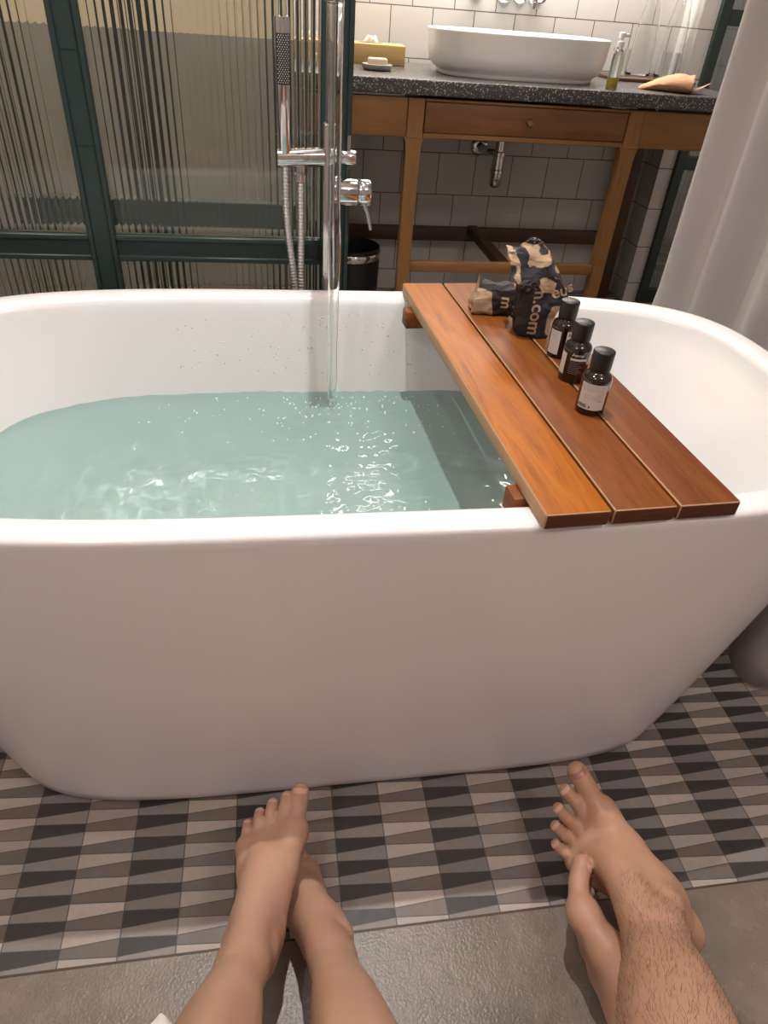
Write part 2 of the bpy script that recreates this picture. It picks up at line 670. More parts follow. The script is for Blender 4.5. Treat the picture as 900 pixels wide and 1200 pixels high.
def fluted(x0, x1, y, z0, z1, pitch=.0132, depth=.0017, thick=.006):
    n = max(1, int(round((x1 - x0) / pitch)))
    sub = 8
    prof = []
    for i in range(n * sub + 1):
        t = i / sub
        f = t - math.floor(t)
        prof.append((x0 + (x1 - x0) * i / (n * sub), y - depth * abs(math.sin(PI * f)) ** .8))
    g = G()
    fr = [(p[0], p[1], z) for z in (z0, z1) for p in prof]
    n2 = len(prof)
    bv = [g.b.verts.new(p) for p in fr]
    bk = [g.b.verts.new((p[0], y + thick, p[2])) for p in fr]
    for i in range(n2 - 1):
        g.b.faces.new((bv[i], bv[i + 1], bv[n2 + i + 1], bv[n2 + i]))
        g.b.faces.new((bk[i + 1], bk[i], bk[n2 + i], bk[n2 + i + 1]))
    g.b.faces.new([bv[i] for i in range(n2)][::-1] + [bk[i] for i in range(n2)])
    g.b.faces.new([bv[n2 + i] for i in range(n2)] + [bk[n2 + i] for i in range(n2)][::-1])
    g.b.faces.new((bv[0], bv[n2], bk[n2], bk[0]))
    g.b.faces.new((bv[n2 - 1], bk[n2 - 1], bk[2 * n2 - 1], bv[2 * n2 - 1]))
    return g.fix()


d1 = tag(bpy.data.objects.new('door_1', None), kind='structure')
COL.objects.link(d1)
g = G()
g.box(1.668, 1.708, 2.90, 2.945, 0, 2.3, .003)
g.box(2.40, 2.46, 2.90, 2.945, 0, 2.3, .003)
g.box(1.708, 2.40, 2.902, 2.943, 0, .06, .003)
g.box(1.708, 2.40, 2.902, 2.943, .56, .61, .003)
g.box(1.708, 2.40, 2.902, 2.943, 1.05, 1.10, .003)
g.box(1.708, 2.40, 2.902, 2.943, 2.24, 2.3, .003)
obj('door_frame', g, M_green, d1, smooth=False)
for z0, z1 in ((.06, .56), (.61, 1.05), (1.10, 2.24)):
    obj('door_pane', fluted(1.708, 2.40, 2.922, z0, z1), M_flute, d1, angle=60)
struct('wall_behind_door', G().box(1.6, RX1 + .1, 4.0, 4.1, 0, RZ), M_tile)
struct('wall_corridor', G().box(RX1, RX1 + .1, RY1 + .1, 4.1, 0, RZ), M_paint)
struct('wall_corridor_left', G().box(1.66, 1.75, RY1 + .1, 4.0, 0, RZ), M_paint)
struct('ceiling_corridor', G().box(1.6, RX1 + .1, RY1 + .1, 4.1, RZ, RZ + .1), M_ceil)
struct('floor_corridor', G().box(1.6, RX1 + .1, RY1 + .2, 4.1, -.06, 0), M_conc)
struct('wall_over_door', G().box(1.668, RX1, 2.92, 2.96, 2.3, RZ), M_tile)
struct('wall_beside_door', G().box(2.46, RX1, 2.92, 2.96, 0, 2.3), M_tile)

# ------------------------------------------------------------------ bathtub
TX, TY, TH = .1475, .977, .58
N = 192
OUT_L, OUT_R, OUT_B = .765, .7635, .391


def tub_out(t):
    """outer half lengths at height fraction t (0 floor, 1 rim)"""
    e = t ** .92
    return (.60 + (OUT_L - .60) * e, .555 + (OUT_R - .555) * e, .352 + (OUT_B - .352) * t, 5.4 - 1.4 * t)


rings = []
for z in (0.0, .004, .012, .03, .06, .10, .16, .22, .28, .34, .40, .46, .51, .545, .562):
    al, ar, b, n = tub_out(z / TH)
    sh = -.012 * (1 - min(1, z / .012)) ** 2
    rings.append(superell(TX, TY, al + sh, ar + sh, b + sh, n, z, N))
# rim, rounded over
for dx, dz in ((.000, -.008), (-.001, -.004), (-.004, -.001), (-.009, 0), (-.020, .0), (-.032, 0), (-.040, -.002), (-.046, -.007), (-.049, -.015), (-.051, -.026)):
    rings.append(superell(TX, TY, OUT_L + dx, OUT_R + dx, OUT_B + dx, 4.0, TH + dz, N))
IN_L0, IN_R0, IN_B0 = OUT_L - .051, OUT_R - .051, OUT_B - .051


def tub_in(z):
    """inner half lengths at height z"""
    f = (TH - .026 - z) / (TH - .026 - .11)
    f = max(0, min(1, f))
    return (IN_L0 - .17 * f ** 1.1, IN_R0 - .26 * f ** 1.0, IN_B0 - .055 * f ** 1.0, 4.0 - .5 * f)


for z in (.53, .50, .46, .42, .39, .36, .32, .28, .24, .20, .17, .15):
    al, ar, b, n = tub_in(z)
    rings.append(superell(TX, TY, al, ar, b, n, z, N))
al, ar, b, n = tub_in(.13)
for q in np.linspace(0, PI / 2, 7):
    rr = .06
    s_ = rr * (1 - math.cos(q))
    rings.append(superell(TX, TY, al - s_, ar - s_, b - s_, n, .135 - .05 * math.sin(q), N))
for f in (.8, .6, .4, .2, .02):
    rings.append(superell(TX, TY, (al - .06) * f, (ar - .06) * f, (b - .06) * f, 2.6, .085 - .006 * (1 - f), N))
g = G().rings(rings, True, True, True).fix()
tub = obj('bathtub', g, M_tub)
tag(tub, 'white freestanding oval bathtub filled with water on patterned tiles', 'bathtub')
tub.cycles.is_caustics_receiver = True

# ------------------------------------------------------------------ bath water
WZ = .388
SX, SYY = .112, 1.235             # where the falling water lands
al, ar, b, n = tub_in(WZ)


W1A, W2A = .0022, .0012


def wave(x, y):
    d = math.hypot(x - SX, y - SYY)
    near = math.exp(-d / .16)
    m = .16 + .84 * math.exp(-((x - .02) / .46) ** 4 - ((y - .93) / .42) ** 4)
    nz = noise.noise
    h = .0030 * nz(Vector((x * 9, y * 9, 7.7)))
    h += W1A * m * nz(Vector((x * 24, y * 24, .3)))
    h += W2A * m * nz(Vector((x * 42, y * 42, 1.7)))
    m2 = math.exp(-((x - .10) / .26) ** 4 - ((y - .95) / .26) ** 4)
    h += .0011 * m2 * nz(Vector((x * 62, y * 62, 5.5))) + .0004 * m2 * nz(Vector((x * 120, y * 120, 2.2)))
    h += near * (.0014 * math.sin(d * 2 * PI / .030 + 3 * nz(Vector((x * 6, y * 6, 2)))) + .0026 * nz(Vector((x * 60, y * 60, 9))))
    return h


g = G()
step = .003
xs = np.arange(TX - al - .012, TX + ar + .012, step)
ysr = np.arange(TY - b - .012, TY + b + .012, step)
vv = {}
for i, x in enumerate(xs):
    for j, y in enumerate(ysr):
        a_ = ar if x > TX else al
        if (abs(x - TX) / (a_ + .008)) ** n + (abs(y - TY) / (b + .008)) ** n <= 1.0:
            vv[i, j] = g.b.verts.new((x, y, WZ + wave(x, y)))
for (i, j), v in vv.items():
    q = [vv.get(t) for t in ((i, j), (i + 1, j), (i + 1, j + 1), (i, j + 1))]
    if all(q):
        g.b.faces.new(q)
wat = obj('bath_water', g, M_water)
tag(wat, 'clear pale green rippling bath water inside the white tub', 'water', kind='stuff')
wat.cycles.is_caustics_caster = True

# falling stream from the spout
rings = []
for z in np.linspace(1.052, WZ - .002, 60):
    f = (1.052 - z) / (1.052 - WZ)
    wx = .0118 * (1 - f) ** .6 + .0066 * f + .0008 * math.sin(z * 46) * f
    wy = .0075 * (1 - f) + .0052 * f
    cx = SX - .009 * (1 - f) ** 2 * .6 + .0006 * math.sin(z * 30)
    cy = SYY - .006 * (1 - f)
    tw = .5 * math.sin(z * 9)
    rings.append([(cx + wx * math.cos(a) * math.cos(tw) - wy * math.sin(a) * math.sin(tw),
                   cy + wx * math.cos(a) * math.sin(tw) + wy * math.sin(a) * math.cos(tw), z) for a in np.linspace(0, 2 * PI, 20, endpoint=False)])
st = obj('water_stream', G().rings(rings, True, True, True).fix(), M_stream)
tag(st, 'clear stream of water falling from the chrome spout into the tub', 'water', kind='stuff')

# small bubbles around the landing spot and along the far water line
g = G()
for _ in range(170):
    if random.random() < .55:
        r_, a_ = abs(random.gauss(0, .09)), random.uniform(0, 2 * PI)
        x, y = SX + r_ * math.cos(a_) * 1.6, min(SYY + .035, SYY + r_ * math.sin(a_) * .7)
    else:
        x, y = random.uniform(-.25, .36), random.uniform(1.10, 1.27)
    rr = random.uniform(.0008, .0020)
    bmesh.ops.create_icosphere(g.b, subdivisions=2, radius=rr, matrix=Matrix.Translation((x, y, WZ + wave(x, y) + rr * .2)))
M_foam = mat('foam_white', (.85, .88, .87), .3)
bub = obj('water_bubbles', g, M_foam)
tag(bub, 'tiny bubbles floating where the falling water lands', 'bubbles', kind='stuff')

# droplets on the far inner wall
g = G()
for _ in range(90):
    z = random.uniform(.42, .55)
    x = random.choice((random.gauss(.20, .07), random.gauss(.02, .05), random.uniform(-.2, .3)))
    al2, ar2, b2, n2 = tub_in(z)
    a_ = ar2 if x > TX else al2
    y = TY + b2 * (max(0, 1 - (abs(x - TX) / a_) ** n2)) ** (1 / n2)
    rr = random.uniform(.0008, .0022)
    bmesh.ops.create_icosphere(g.b, subdivisions=2, radius=rr, matrix=Matrix.Translation((x, y, z)) @ Matrix.Diagonal((1, .5, 1.25, 1)))
M_drop = mat('droplet', (.85, .85, .85), .05)
M_drop.node_tree.nodes['Principled BSDF'].inputs['Alpha'].default_value = .3
tag(obj('water_droplets', g, M_drop), 'scattered water droplets on the far inside wall of the tub', 'water droplets', kind='stuff')

# ------------------------------------------------------------------ bath board
BZ = TH + .001
BT = .022
bd = thing('bath_board', 'slatted teak bath board lying across the white tub', 'bath board', (.420, .583, BZ), math.radians(2.9))
Lb = .770
W1 = .0818
for i in range(3):
    x0 = -.1215 + i * (W1 + .0033)
    g = G(True)
    g.box(x0, x0 + W1, 0, Lb, 0, BT, .0035, 3)
    g.b.normal_update()
    for f in g.b.faces:
        if abs(f.normal.y) > .9:
            f.material_index = 1
        elif i == 0 and f.normal.x < -.5:
            f.material_index = 2
        elif abs(f.normal.y) > .3 or (abs(f.normal.x) > .3 and abs(f.normal.z) > .3):
            f.material_index = 2
    pl = obj('plank', g, [M_teak[i], M_teak_end, M_teak_edge], bd, angle=40)
    pl['label'] = ['bright orange outer teak plank with worn edge', 'brown middle teak plank', 'red brown outer teak plank'][i]
for y0 in (.062, .668):
    g = G(True)
    g.box(-.134, .124, y0, y0 + .034, -.034, -.0002, .004, 2)
    obj('batten', g, M_teak[1], bd, angle=40)

# ------------------------------------------------------------------ bottles
M_amber = mat('amber_glass', (.013, .0055, .003), .10, coat=.6)
M_label = mat('cream_label', (.60, .565, .52), .55)
M_ink = mat('label_ink', (.10, .085, .085), .6)
M_pale_ink = mat('pale_ink', (.55, .52, .48), .6)
BTOP = BZ + BT


def cyl_patch(r, a0, a1, z0, z1, n=16):
    g = G(True)
    rows = [[(r * math.cos(a), r * math.sin(a), z) for a in np.linspace(a0, a1, n)] for z in (z0, z1)]
    g.rings(rows, False)
    return g


def cyl_text(body, size, r, a_mid, z_mid, bold=0.0, spin=0.0):
    vs, fs = text_verts(body, size, bold=bold, cuts=size * .6)
    c, s = math.cos(spin), math.sin(spin)
    out = []
    for v in vs:
        x, y = v.x * c - v.y * s, v.x * s + v.y * c
        a = a_mid + x / r
        out.append((r * math.cos(a), r * math.sin(a), z_mid + y))
    return from_vf(out, fs, True)


def cyl_bars(r, specs):
    g = G(True)
    for a0, a1, z0, z1 in specs:
        rows = [[(r * math.cos(a), r * math.sin(a), z) for a in np.linspace(a0, a1, 8)] for z in (z0, z1)]
        g.rings(rows, False)
    return g


R_B = .0208
bottle_prof = [(.0185, 0), (.0200, .0008), (R_B, .0025), (R_B, .050), (.0204, .0535), (.0190, .0568), (.0165, .0595), (.0138, .0612), (.0128, .0628), (.0126, .066)]
cap_prof = [(.0136, .0635), (.0143, .0642), (.0147, .068), (.0151, .0895), (.0148, .0912), (.0136, .0920)]


def bottle(loc, label):
    t = thing('bottle', label, 'bottle', loc, 0, 'small amber bottles on the bath board')
    obj('bottle_body', G(True).lathe(bottle_prof, n=48).fix(), M_amber, t, angle=50)
    g = G(True).lathe(cap_prof, n=64, cap0=True, cap1=True).fix()
    obj('cap', g, M_black, t, angle=50)
    return t


PT = [(.445, .818, BTOP), (.456, .919, BTOP), (.467, 1.006, BTOP)]
b3 = bottle(PT[0], 'small amber bottle nearest the tub rim, wide cream label facing front')
b2 = bottle(PT[1], 'middle amber bottle of the row, its front printed in pale lines on dark glass')
b1 = bottle(PT[2], 'small amber bottle standing against the crumpled paper bag')


def lab(t, a0, a1, z0, z1, name='paper_label'):
    o = obj(name, cyl_patch(R_B + .00025, math.radians(a0), math.radians(a1), z0, z1, 24), M_label, t)
    return o


F = math.radians
# direction towards the camera seen from the bottles is about -118 degrees
lb = lab(b3, -172, -62, .010, .0485)
obj('lettering', cyl_bars(R_B + .0004, [(F(-168), F(-68 - 6 * (i % 2)), .0462 - i * .0021, .0470 - i * .0021) for i in range(5)]), mat('faded_ink', (.40, .365, .34), .6), lb)
obj('lettering', cyl_text('(}} ))', .0085, R_B + .0004, F(-128), .0295), mat('mauve_ink', (.42, .36, .36), .6), lb)
obj('lettering', cyl_bars(R_B + .0004, [(F(-104), F(-74 - 5 * (i % 3)), .0345 - i * .0017, .0352 - i * .0017) for i in range(7)]), mat('grey_ink', (.44, .40, .38), .6), lb)
obj('barcode', cyl_bars(R_B + .0004, [(F(-170 + i * 2.2), F(-170 + i * 2.2 + (1.2 if i % 3 else 1.8)), .0125, .0175) for i in range(17)]), M_ink, lb)
obj('lettering', cyl_bars(R_B + .0004, [(F(-124), F(-118), .0125, .0160), (F(-92), F(-78), .0235, .0242)]), M_ink, lb)

lb = lab(b2, -196, -158, .012, .0455)
obj('lettering', cyl_text('Aesop', .0072, R_B + .0004, F(-108), .0462, bold=.0001), M_pale_ink, b2)
obj('white_band', cyl_patch(R_B + .0003, F(-137), F(-66), .0372, .0408, 20), M_label, b2)
obj('lettering', cyl_bars(R_B + .0004, [(F(-138), F(-80 - 7 * ((i * 5) % 3)), .0345 - i * .0026, .0352 - i * .0026) for i in range(8)]), mat('dim_ink', (.23, .19, .165), .6), b2)

lb = lab(b1, -180, -122, .0075, .0465)
obj('lettering', cyl_bars(R_B + .0004, [(F(-174), F(-135 - 6 * (i % 2)), .0430 - i * .0026, .0437 - i * .0026) for i in range(4)]), mat('label_grey_ink', (.38, .35, .33), .6), lb)
lb = lab(b1, -97, -40, .010, .0475)
obj('lettering', cyl_text('A', .008, R_B + .0004, F(-84), .0420, bold=.0002), M_ink, lb)
obj('lettering', cyl_bars(R_B + .0004, [(F(-94), F(-70), .0290, .0345), (F(-94), F(-66), .0260, .0270)]), M_ink, lb)

# ------------------------------------------------------------------ crumpled paper bags
M_kraft = mat('printed_kraft_paper', (.40, .275, .17), .7)
k = NT(M_kraft)
tc = k.coord('Object')
at = k.n('ShaderNodeAttribute')
at.attribute_name = 'print'
pr = k.math('MULTIPLY_ADD', at.outputs['Fac'], 14.0, .5, clamp=True)
k.base(k.mix(pr, k.ramp(k.noise(tc, 30, 4), [(.3, (.35, .235, .14)), (.7, (.44, .31, .195))]), (.017, .013, .015)))
k.bump(k.noise(tc, 60, 5, .65, .6), .5, .003)
M_print = mat('black_print', (.018, .014, .016), .5)
M_print_letters = mat('kraft_lettering', (.40, .29, .19), .7)


def crumple(rings, amp, seed, matrule, cap1=True, sub=4):
    """closed bag from a few rings, subdivided flat and pushed about so it creases"""
    g = G()
    g.rings(rings, True, True, cap1)
    bmesh.ops.subdivide_edges(g.b, edges=g.b.edges[:], cuts=sub, use_grid_fill=True)
    bmesh.ops.triangulate(g.b, faces=g.b.faces[:])
    for v in g.b.verts:
        q = v.co * 38 + Vector((seed, 0, 0))
        d = Vector((noise.noise(q), noise.noise(q + Vector((9, 0, 0))), noise.noise(q + Vector((0, 9, 0)))))
        q2 = v.co * 95 + Vector((seed, 3, 0))
        d2 = Vector((noise.noise(q2), noise.noise(q2 + Vector((9, 0, 0))), noise.noise(q2 + Vector((0, 9, 0)))))
        v.co += d * amp + d2 * amp * .35
    g.fix()
    g.b.normal_update()
    la = g.b.verts.layers.float.new('print')
    for v in g.b.verts:
        v[la] = matrule(v.co) * 60
    return g


def rect_ring(cx, cy, z, hx, hy, rot=0.0, tiltx=0.0):
    """12 points round a rectangle, corners kept crisp"""
    pts = []
    for u, v in ((-1, -1), (-.4, -1.04), (.4, -1.04), (1, -1), (1.04, -.35), (1.04, .35), (1, 1), (.4, 1), (-.4, 1), (-1, 1), (-1.04, .35), (-1.04, -.35)):
        x, y = u * hx, v * hy
        c, s = math.cos(rot), math.sin(rot)
        pts.append((cx + x * c - y * s, cy + x * s + y * c, z + tiltx * u))
    return pts


def wrap_text(body, size, origin, ux, uy, tree, off=.0006, bold=0.0):
    """lettering laid onto a crumpled surface: cast along the face direction"""
    vs, fs = text_verts(body, size, bold=bold, cuts=.0035)
    ux, uy = Vector(ux).normalized(), Vector(uy).normalized()
    nrm = ux.cross(uy).normalized()
    out = []
    for v in vs:
        p = Vector(origin) + ux * v.x + uy * v.y
        hit = tree.ray_cast(p + nrm * .06, -nrm, .12)
        out.append(hit[0] + nrm * off if hit[0] else p)
    return from_vf(out, fs)


BX, BY = .447, 1.100
KZ = .84
ang = math.radians(-10)
tall_rings = [rect_ring(BX - .001, BY, BTOP + .0006, .025, .024, ang),
              rect_ring(BX - .001, BY, BTOP + .006, .0285, .026, ang),
              rect_ring(BX - .001, BY, BTOP + .045, .030, .027, ang),
              rect_ring(BX + .004, BY + .003, BTOP + .072, .037, .029, ang, -.004),
              rect_ring(BX + .002, BY + .005, BTOP + .088, .047, .029, ang - .1, -.014),
              rect_ring(BX - .010, BY + .009, BTOP + .110, .045, .025, ang - .15, -.014),
              rect_ring(BX - .022, BY + .013, BTOP + .130, .036, .017, ang - .2, -.003),
              rect_ring(BX - .022, BY + .016, BTOP + .146, .020, .006, ang - .2, .006),
              rect_ring(BX - .020, BY + .016, BTOP + .152, .008, .004, ang, .002)]


def tall_rule(c):
    z, x = c.z - BTOP, c.x - BX
    wob = .006 * noise.noise(c * 45)
    a_ = .083 - z + wob
    band = min(.0085 - abs(z - .112 - .35 * x) + wob, x + .022)
    stripe = min(.0075 - abs(x + .030 + .25 * (z - .10)) + wob, .142 - z)
    shoulder = min(.102 - z, x - .006) + wob
    patch = (noise.noise(c * 27 + Vector((4, 0, 0))) - .30) * .03
    kraft = min(x - .016, .060 - z, z - .007) + wob * .5
    notch = min(.011 - abs(x - .006), .009 - abs(z - .088)) + wob
    return min(max(a_, band, stripe, shoulder, z - .147, patch), -kraft, -notch)


g = crumple(tall_rings, .006, 3.0, tall_rule)
tree_src = g.b.copy()
tree = BVHTree.FromBMesh(tree_src)
tall = thing('paper_bag', 'tall crumpled brown paper bag with black print beside bottles', 'paper bag', (BX, BY, BTOP), 0, 'crumpled paper bags on the bath board')
bag = obj('bag_body', g, M_kraft, tall, smooth=False)
fx = Vector((math.cos(ang), math.sin(ang), 0))
obj('lettering', wrap_text('n.com', .031, (BX - .006, BY - .03, BTOP + .044), (0, 0, -1), fx, tree, bold=.0006), M_print_letters, tall)
obj('lettering', wrap_text('eus', .027, (BX + .030, BY - .03, BTOP + .086), (fx + Vector((0, 0, .45))), Vector((-.4, 0, 1)), tree, bold=.0006), M_print_letters, tall)


def wad(c, rx, ry, rz, seed):
    """a crushed, creased wad of paper"""
    g = G()
    bmesh.ops.create_icosphere(g.b, subdivisions=3, radius=1.0)
    for v in g.b.verts:
        q = v.co * 1.9 + Vector((seed, 0, 0))
        r = .72 + .75 * abs(noise.noise(q)) + .35 * noise.noise(q * 2.3)
        v.co = Vector((c[0] + v.co.x * r * rx, c[1] + v.co.y * r * ry, c[2] + v.co.z * r * rz))
    return g


obj('folded_corner', wad((BX - .028, BY - .025, BTOP + .090), .017, .008, .010, 2.0), M_print, tall, smooth=False)
obj('twisted_top', wad((BX - .018, BY + .014, BTOP + .151), .011, .007, .006, 8.0), M_print, tall, smooth=False)
tree_src.free()

SBX, SBY = .400, 1.196
sm_rings = [rect_ring(SBX, SBY, BTOP + .0006, .034, .022, -.15),
            rect_ring(SBX, SBY, BTOP + .006, .037, .025, -.15),
            rect_ring(SBX + .002, SBY, BTOP + .030, .036, .024, -.18, .003),
            rect_ring(SBX + .004, SBY + .002, BTOP + .046, .032, .019, -.2, .003),
            rect_ring(SBX + .004, SBY + .004, BTOP + .052, .022, .010, -.2, .0)]


def small_rule(c):
    wob = .005 * noise.noise(c * 50)
    return max(min(c.x - SBX + .004, SBY + .012 - c.y), c.z - BTOP - .045) + wob


g = crumple(sm_rings, .005, 11.0, small_rule)
# the raised folded corner
rr = [(SBX - .036, SBY - .002, BTOP + .040), (SBX - .026, SBY + .012, BTOP + .044), (SBX - .020, SBY + .004, BTOP + .044), (SBX - .030, SBY - .008, BTOP + .040)]
tip = Vector((SBX - .027, SBY + .008, BTOP + .064))
bv = [g.b.verts.new(p) for p in rr]
tv = g.b.verts.new(tip)
for i in range(4):
    g.b.faces.new((bv[i], bv[(i + 1) % 4], tv))
tree_src = g.b.copy()
tree = BVHTree.FromBMesh(tree_src)
small = thing('paper_bag', 'small squat crumpled paper bag on the far left of the board', 'paper bag', (SBX, SBY, BTOP), 0, 'crumpled paper bags on the bath board')
obj('bag_body', g, M_kraft, small, smooth=False)
obj('lettering', wrap_text('m', .027, (SBX + .019, SBY - .028, BTOP + .026), (0, 0, -1), (math.cos(-.15), math.sin(-.15), 0), tree, bold=.0007), M_print_letters, small)
tree_src.free()

# ------------------------------------------------------------------ glazed green screen behind the tub
PY = 1.52
sc = thing('shower_screen', 'dark green framed screen of fluted glass behind the bathtub', 'shower screen', (-.5, PY, 0))
g = G()
ZB, ZT = .592, .634


def bar(g, x0, x1, z0, z1, vert):
    g.box(x0, x1, PY - .02, PY + .02, z0, z1, .002, 1)
    # raised glazing beads
    if vert:
        for s_ in (x0 - .004, x1 - .006):
            g.box(s_, s_ + .010, PY - .026, PY - .018, z0 + .004, z1 - .004, .0015, 1)
    else:
        for s_ in (z0 - .004, z1 - .006):
            g.box(x0 + .004, x1 - .004, PY - .026, PY - .018, s_, s_ + .010, .0015, 1)


bar(g, .108, .160, 0, 2.3, True)
obj('frame_post', g, M_green, sc, angle=40)
g = G()
bar(g, -.358, -.313, 0, 2.3, True)
for z in (.95, .80):
    g.box(-.3565, -.3145, PY - .0212, PY - .019, z, z + .0015)
obj('frame_mullion', g, M_green, sc, angle=40)
g = G()
bar(g, -.826, -.781, 0, 2.3, True)
obj('frame_mullion', g, M_green, sc, angle=40)
g = G()
bar(g, -1.30, -1.25, 0, 2.3, True)
obj('frame_post', g, M_green, sc, angle=40)
spans = [(-1.25, -.826), (-.781, -.358), (-.313, .108)]
for nm, z0, z1 in (('bottom_rail', .0, .07), ('lower_rail', ZB, ZT), ('top_rail', 2.25, 2.3)):
    g = G()
    for x0, x1 in spans:
        bar(g, x0, x1, z0, z1, False)
    obj(nm, g, M_green, sc, angle=40)
for x0, x1 in spans:
    for z0, z1 in ((.07, ZB), (ZT, 2.25)):
        obj('glass_pane', fluted(x0, x1, PY, z0, z1), M_flute, sc, angle=60)

# a second, darker frame dimly seen through the fluted glass
s2 = thing('rear_screen', 'dark green frame seen blurred through the fluted glass', 'screen frame', (-.6, 1.85, 0))
for nm, b_ in (('frame_post', (-.315, -.245, 0, 2.3)), ('frame_post', (-.60, -.56, 0, 2.3)), ('frame_post', (.045, .085, 0, 2.3)),
               ('lower_rail', (-.56, .045, .568, .628)), ('top_rail', (-.56, .045, 2.24, 2.3)), ('bottom_rail', (-.56, .045, .0, .07))):
    g = G()
    g.box(b_[0], b_[1], 1.832, 1.868, b_[2], b_[3], .002, 1)
    obj(nm, g, M_green, s2, smooth=False)

# ------------------------------------------------------------------ bath filler column and hand shower
CY = 1.425
fl = thing('bath_filler', 'chrome floor standing bath filler column behind the tub', 'bath tap', (.118, CY, 0))
g = G()
g.lathe([(.055, 0), (.055, .006), (.050, .010), (.016, .012)], (.118, CY, 0), 48)
obj('base_plate', g.fix(), M_chrome, fl, angle=40)
g = G()
g.box(.104, .133, CY - .012, CY + .012, .010, .868, .004, 3)
obj('column', g, M_chrome, fl, angle=40)
g = G()
g.tube([(.118, CY, .866), (.118, CY, 1.06), (.118, CY, 1.085)], .0105, 24)
obj('riser_pipe', g.fix(), M_chrome, fl, angle=40)
g = G()
g.tube(spline([(.118, CY + .002, 1.06), (.117, CY - .01, 1.081), (.113, CY - .05, 1.086), (.107, 1.30, 1.085), (.104, 1.24, 1.084), (.1032, 1.20, 1.083), (.103, 1.188, 1.083)], 8), .0160, 28)
obj('spout', g.fix(), M_chrome, fl, angle=40)
g = G()
g.lathe([(.0145, .0), (.0150, .001), (.0150, .016), (.0137, .018)], (.1035, 1.230, 1.047), 32)
obj('aerator', g.fix(), M_chrome, fl, angle=40)
# mixer valve on the right, with lever
g = G()
g.lathe([(.020, 0), (.024, .002), (.024, .036), (.0235, .037)], (.133, CY, .750), 40, 'X')
obj('mixer_body', g.fix(), M_chrome, fl, angle=40)
lev = G()
lev.lathe([(.0228, .0385), (.0240, .040), (.0240, .060), (.022, .063)], (.133, CY, .750), 40, 'X')
lev.tube([(.182, CY - .012, .736), (.191, CY - .020, .715), (.197, CY - .026, .688)], [.0036, .0034, .0030], 14)
obj('lever', lev.fix(), M_chrome, fl, angle=40)
g = G()
g.lathe([(.012, 0), (.0125, .001), (.0125, .030), (.0115, .032)], (.133, CY, .811), 32, 'X')
g.tube([(.152, CY, .820), (.152, CY, .848)], .0036, 12)
obj('diverter', g.fix(), M_chrome, fl, angle=40)
# holder arm on the left
g = G()
g.tube([(.104, CY - .006, .811), (.022, CY - .016, .808), (.019, CY - .016, .808)], .0160, 28)
obj('holder_arm', g.fix(), M_chrome, fl, angle=40)
g = G()
g.lathe([(.008, 0), (.0095, -.004), (.0095, -.022), (.012, -.024), (.012, -.036), (.008, -.038)], (.061, CY - .012, .806), 28)
obj('hose_outlet', g.fix(), M_chrome, fl, angle=40)

hs = thing('hand_shower', 'slim chrome stick hand shower upright in its holder', 'hand shower', (.030, CY - .03, .80))
pa, pb = Vector((.033, CY - .016, .806)), Vector((.032, CY - .034, 1.022))
g = G()
g.tube([pa, pa.lerp(pb, .02), pa.lerp(pb, .5), pa.lerp(pb, .985), pb], [.010, .0115, .0128, .0142, .0130], 32)
obj('handle', g.fix(), M_chrome, hs, angle=40)
ax = (pb - pa).normalized()
fr_ = Vector((0, -1, 0))
fr_ = (fr_ - ax * fr_.dot(ax)).normalized()
sd = ax.cross(fr_)
g = G()
rows = []
for t in np.linspace(.56, .90, 3):
    c = pa.lerp(pb, t)
    rows.append([c + fr_ * (.0148 * math.cos(a)) + sd * (.0148 * math.sin(a)) for a in np.linspace(-.85, .85, 12)])
g.rings(rows, False)
M_face = mat('dark_rubber', (.05, .047, .046), .45)
fc = obj('spray_face', g, M_face, hs)
g = G()
for i in range(22):
    for j in range(5):
        t = .575 + i * .0148
        a = -.62 + (j + (.5 if i % 2 else 0)) * .28
        c = pa.lerp(pb, t) + fr_ * (.0149 * math.cos(a)) + sd * (.0149 * math.sin(a))
        bmesh.ops.create_icosphere(g.b, subdivisions=1, radius=.0011, matrix=Matrix.Translation(c))
obj('nozzle', g, M_steel, fc, smooth=True)['kind'] = 'stuff'
# metal hose: from the stick down, round and back up to the outlet
path0 = spline([(.033, CY - .016, .800), (.034, CY - .018, .70), (.046, CY - .014, .58), (.052, CY - .010, .50), (.056, CY - .008, .45), (.059, CY - .008, .50), (.060, CY - .010, .58), (.061, CY - .012, .70), (.061, CY - .012, .768)], 12)
pl_ = np.array(path0)
sl_ = np.concatenate([[0], np.cumsum(np.linalg.norm(np.diff(pl_, axis=0), axis=1))])
nr = int(sl_[-1] / .0016)
ss = np.linspace(0, sl_[-1], nr)
path = [tuple(np.interp(q, sl_, pl_[:, i]) for i in range(3)) for q in ss]
rads = [(.0054, .0070, .0074, .0070)[i % 4] for i in range(nr)]
g = G()
g.tube(path, rads, 14)
obj('hose', g.fix(), M_steel, hs, smooth=True)

# ------------------------------------------------------------------ vanity
VY0, VY1, CZ = 2.42, 3.04, .862
va = thing('vanity', 'oak vanity frame with one drawer under the terrazzo top', 'vanity', (.84, 2.7, 0))
AP0, AP1 = .702, .812


def part_box(nm, m, par, *a, bev=.003):
    g = G()
    g.box(*a, bev)
    return obj(nm, g, m, par, angle=40)


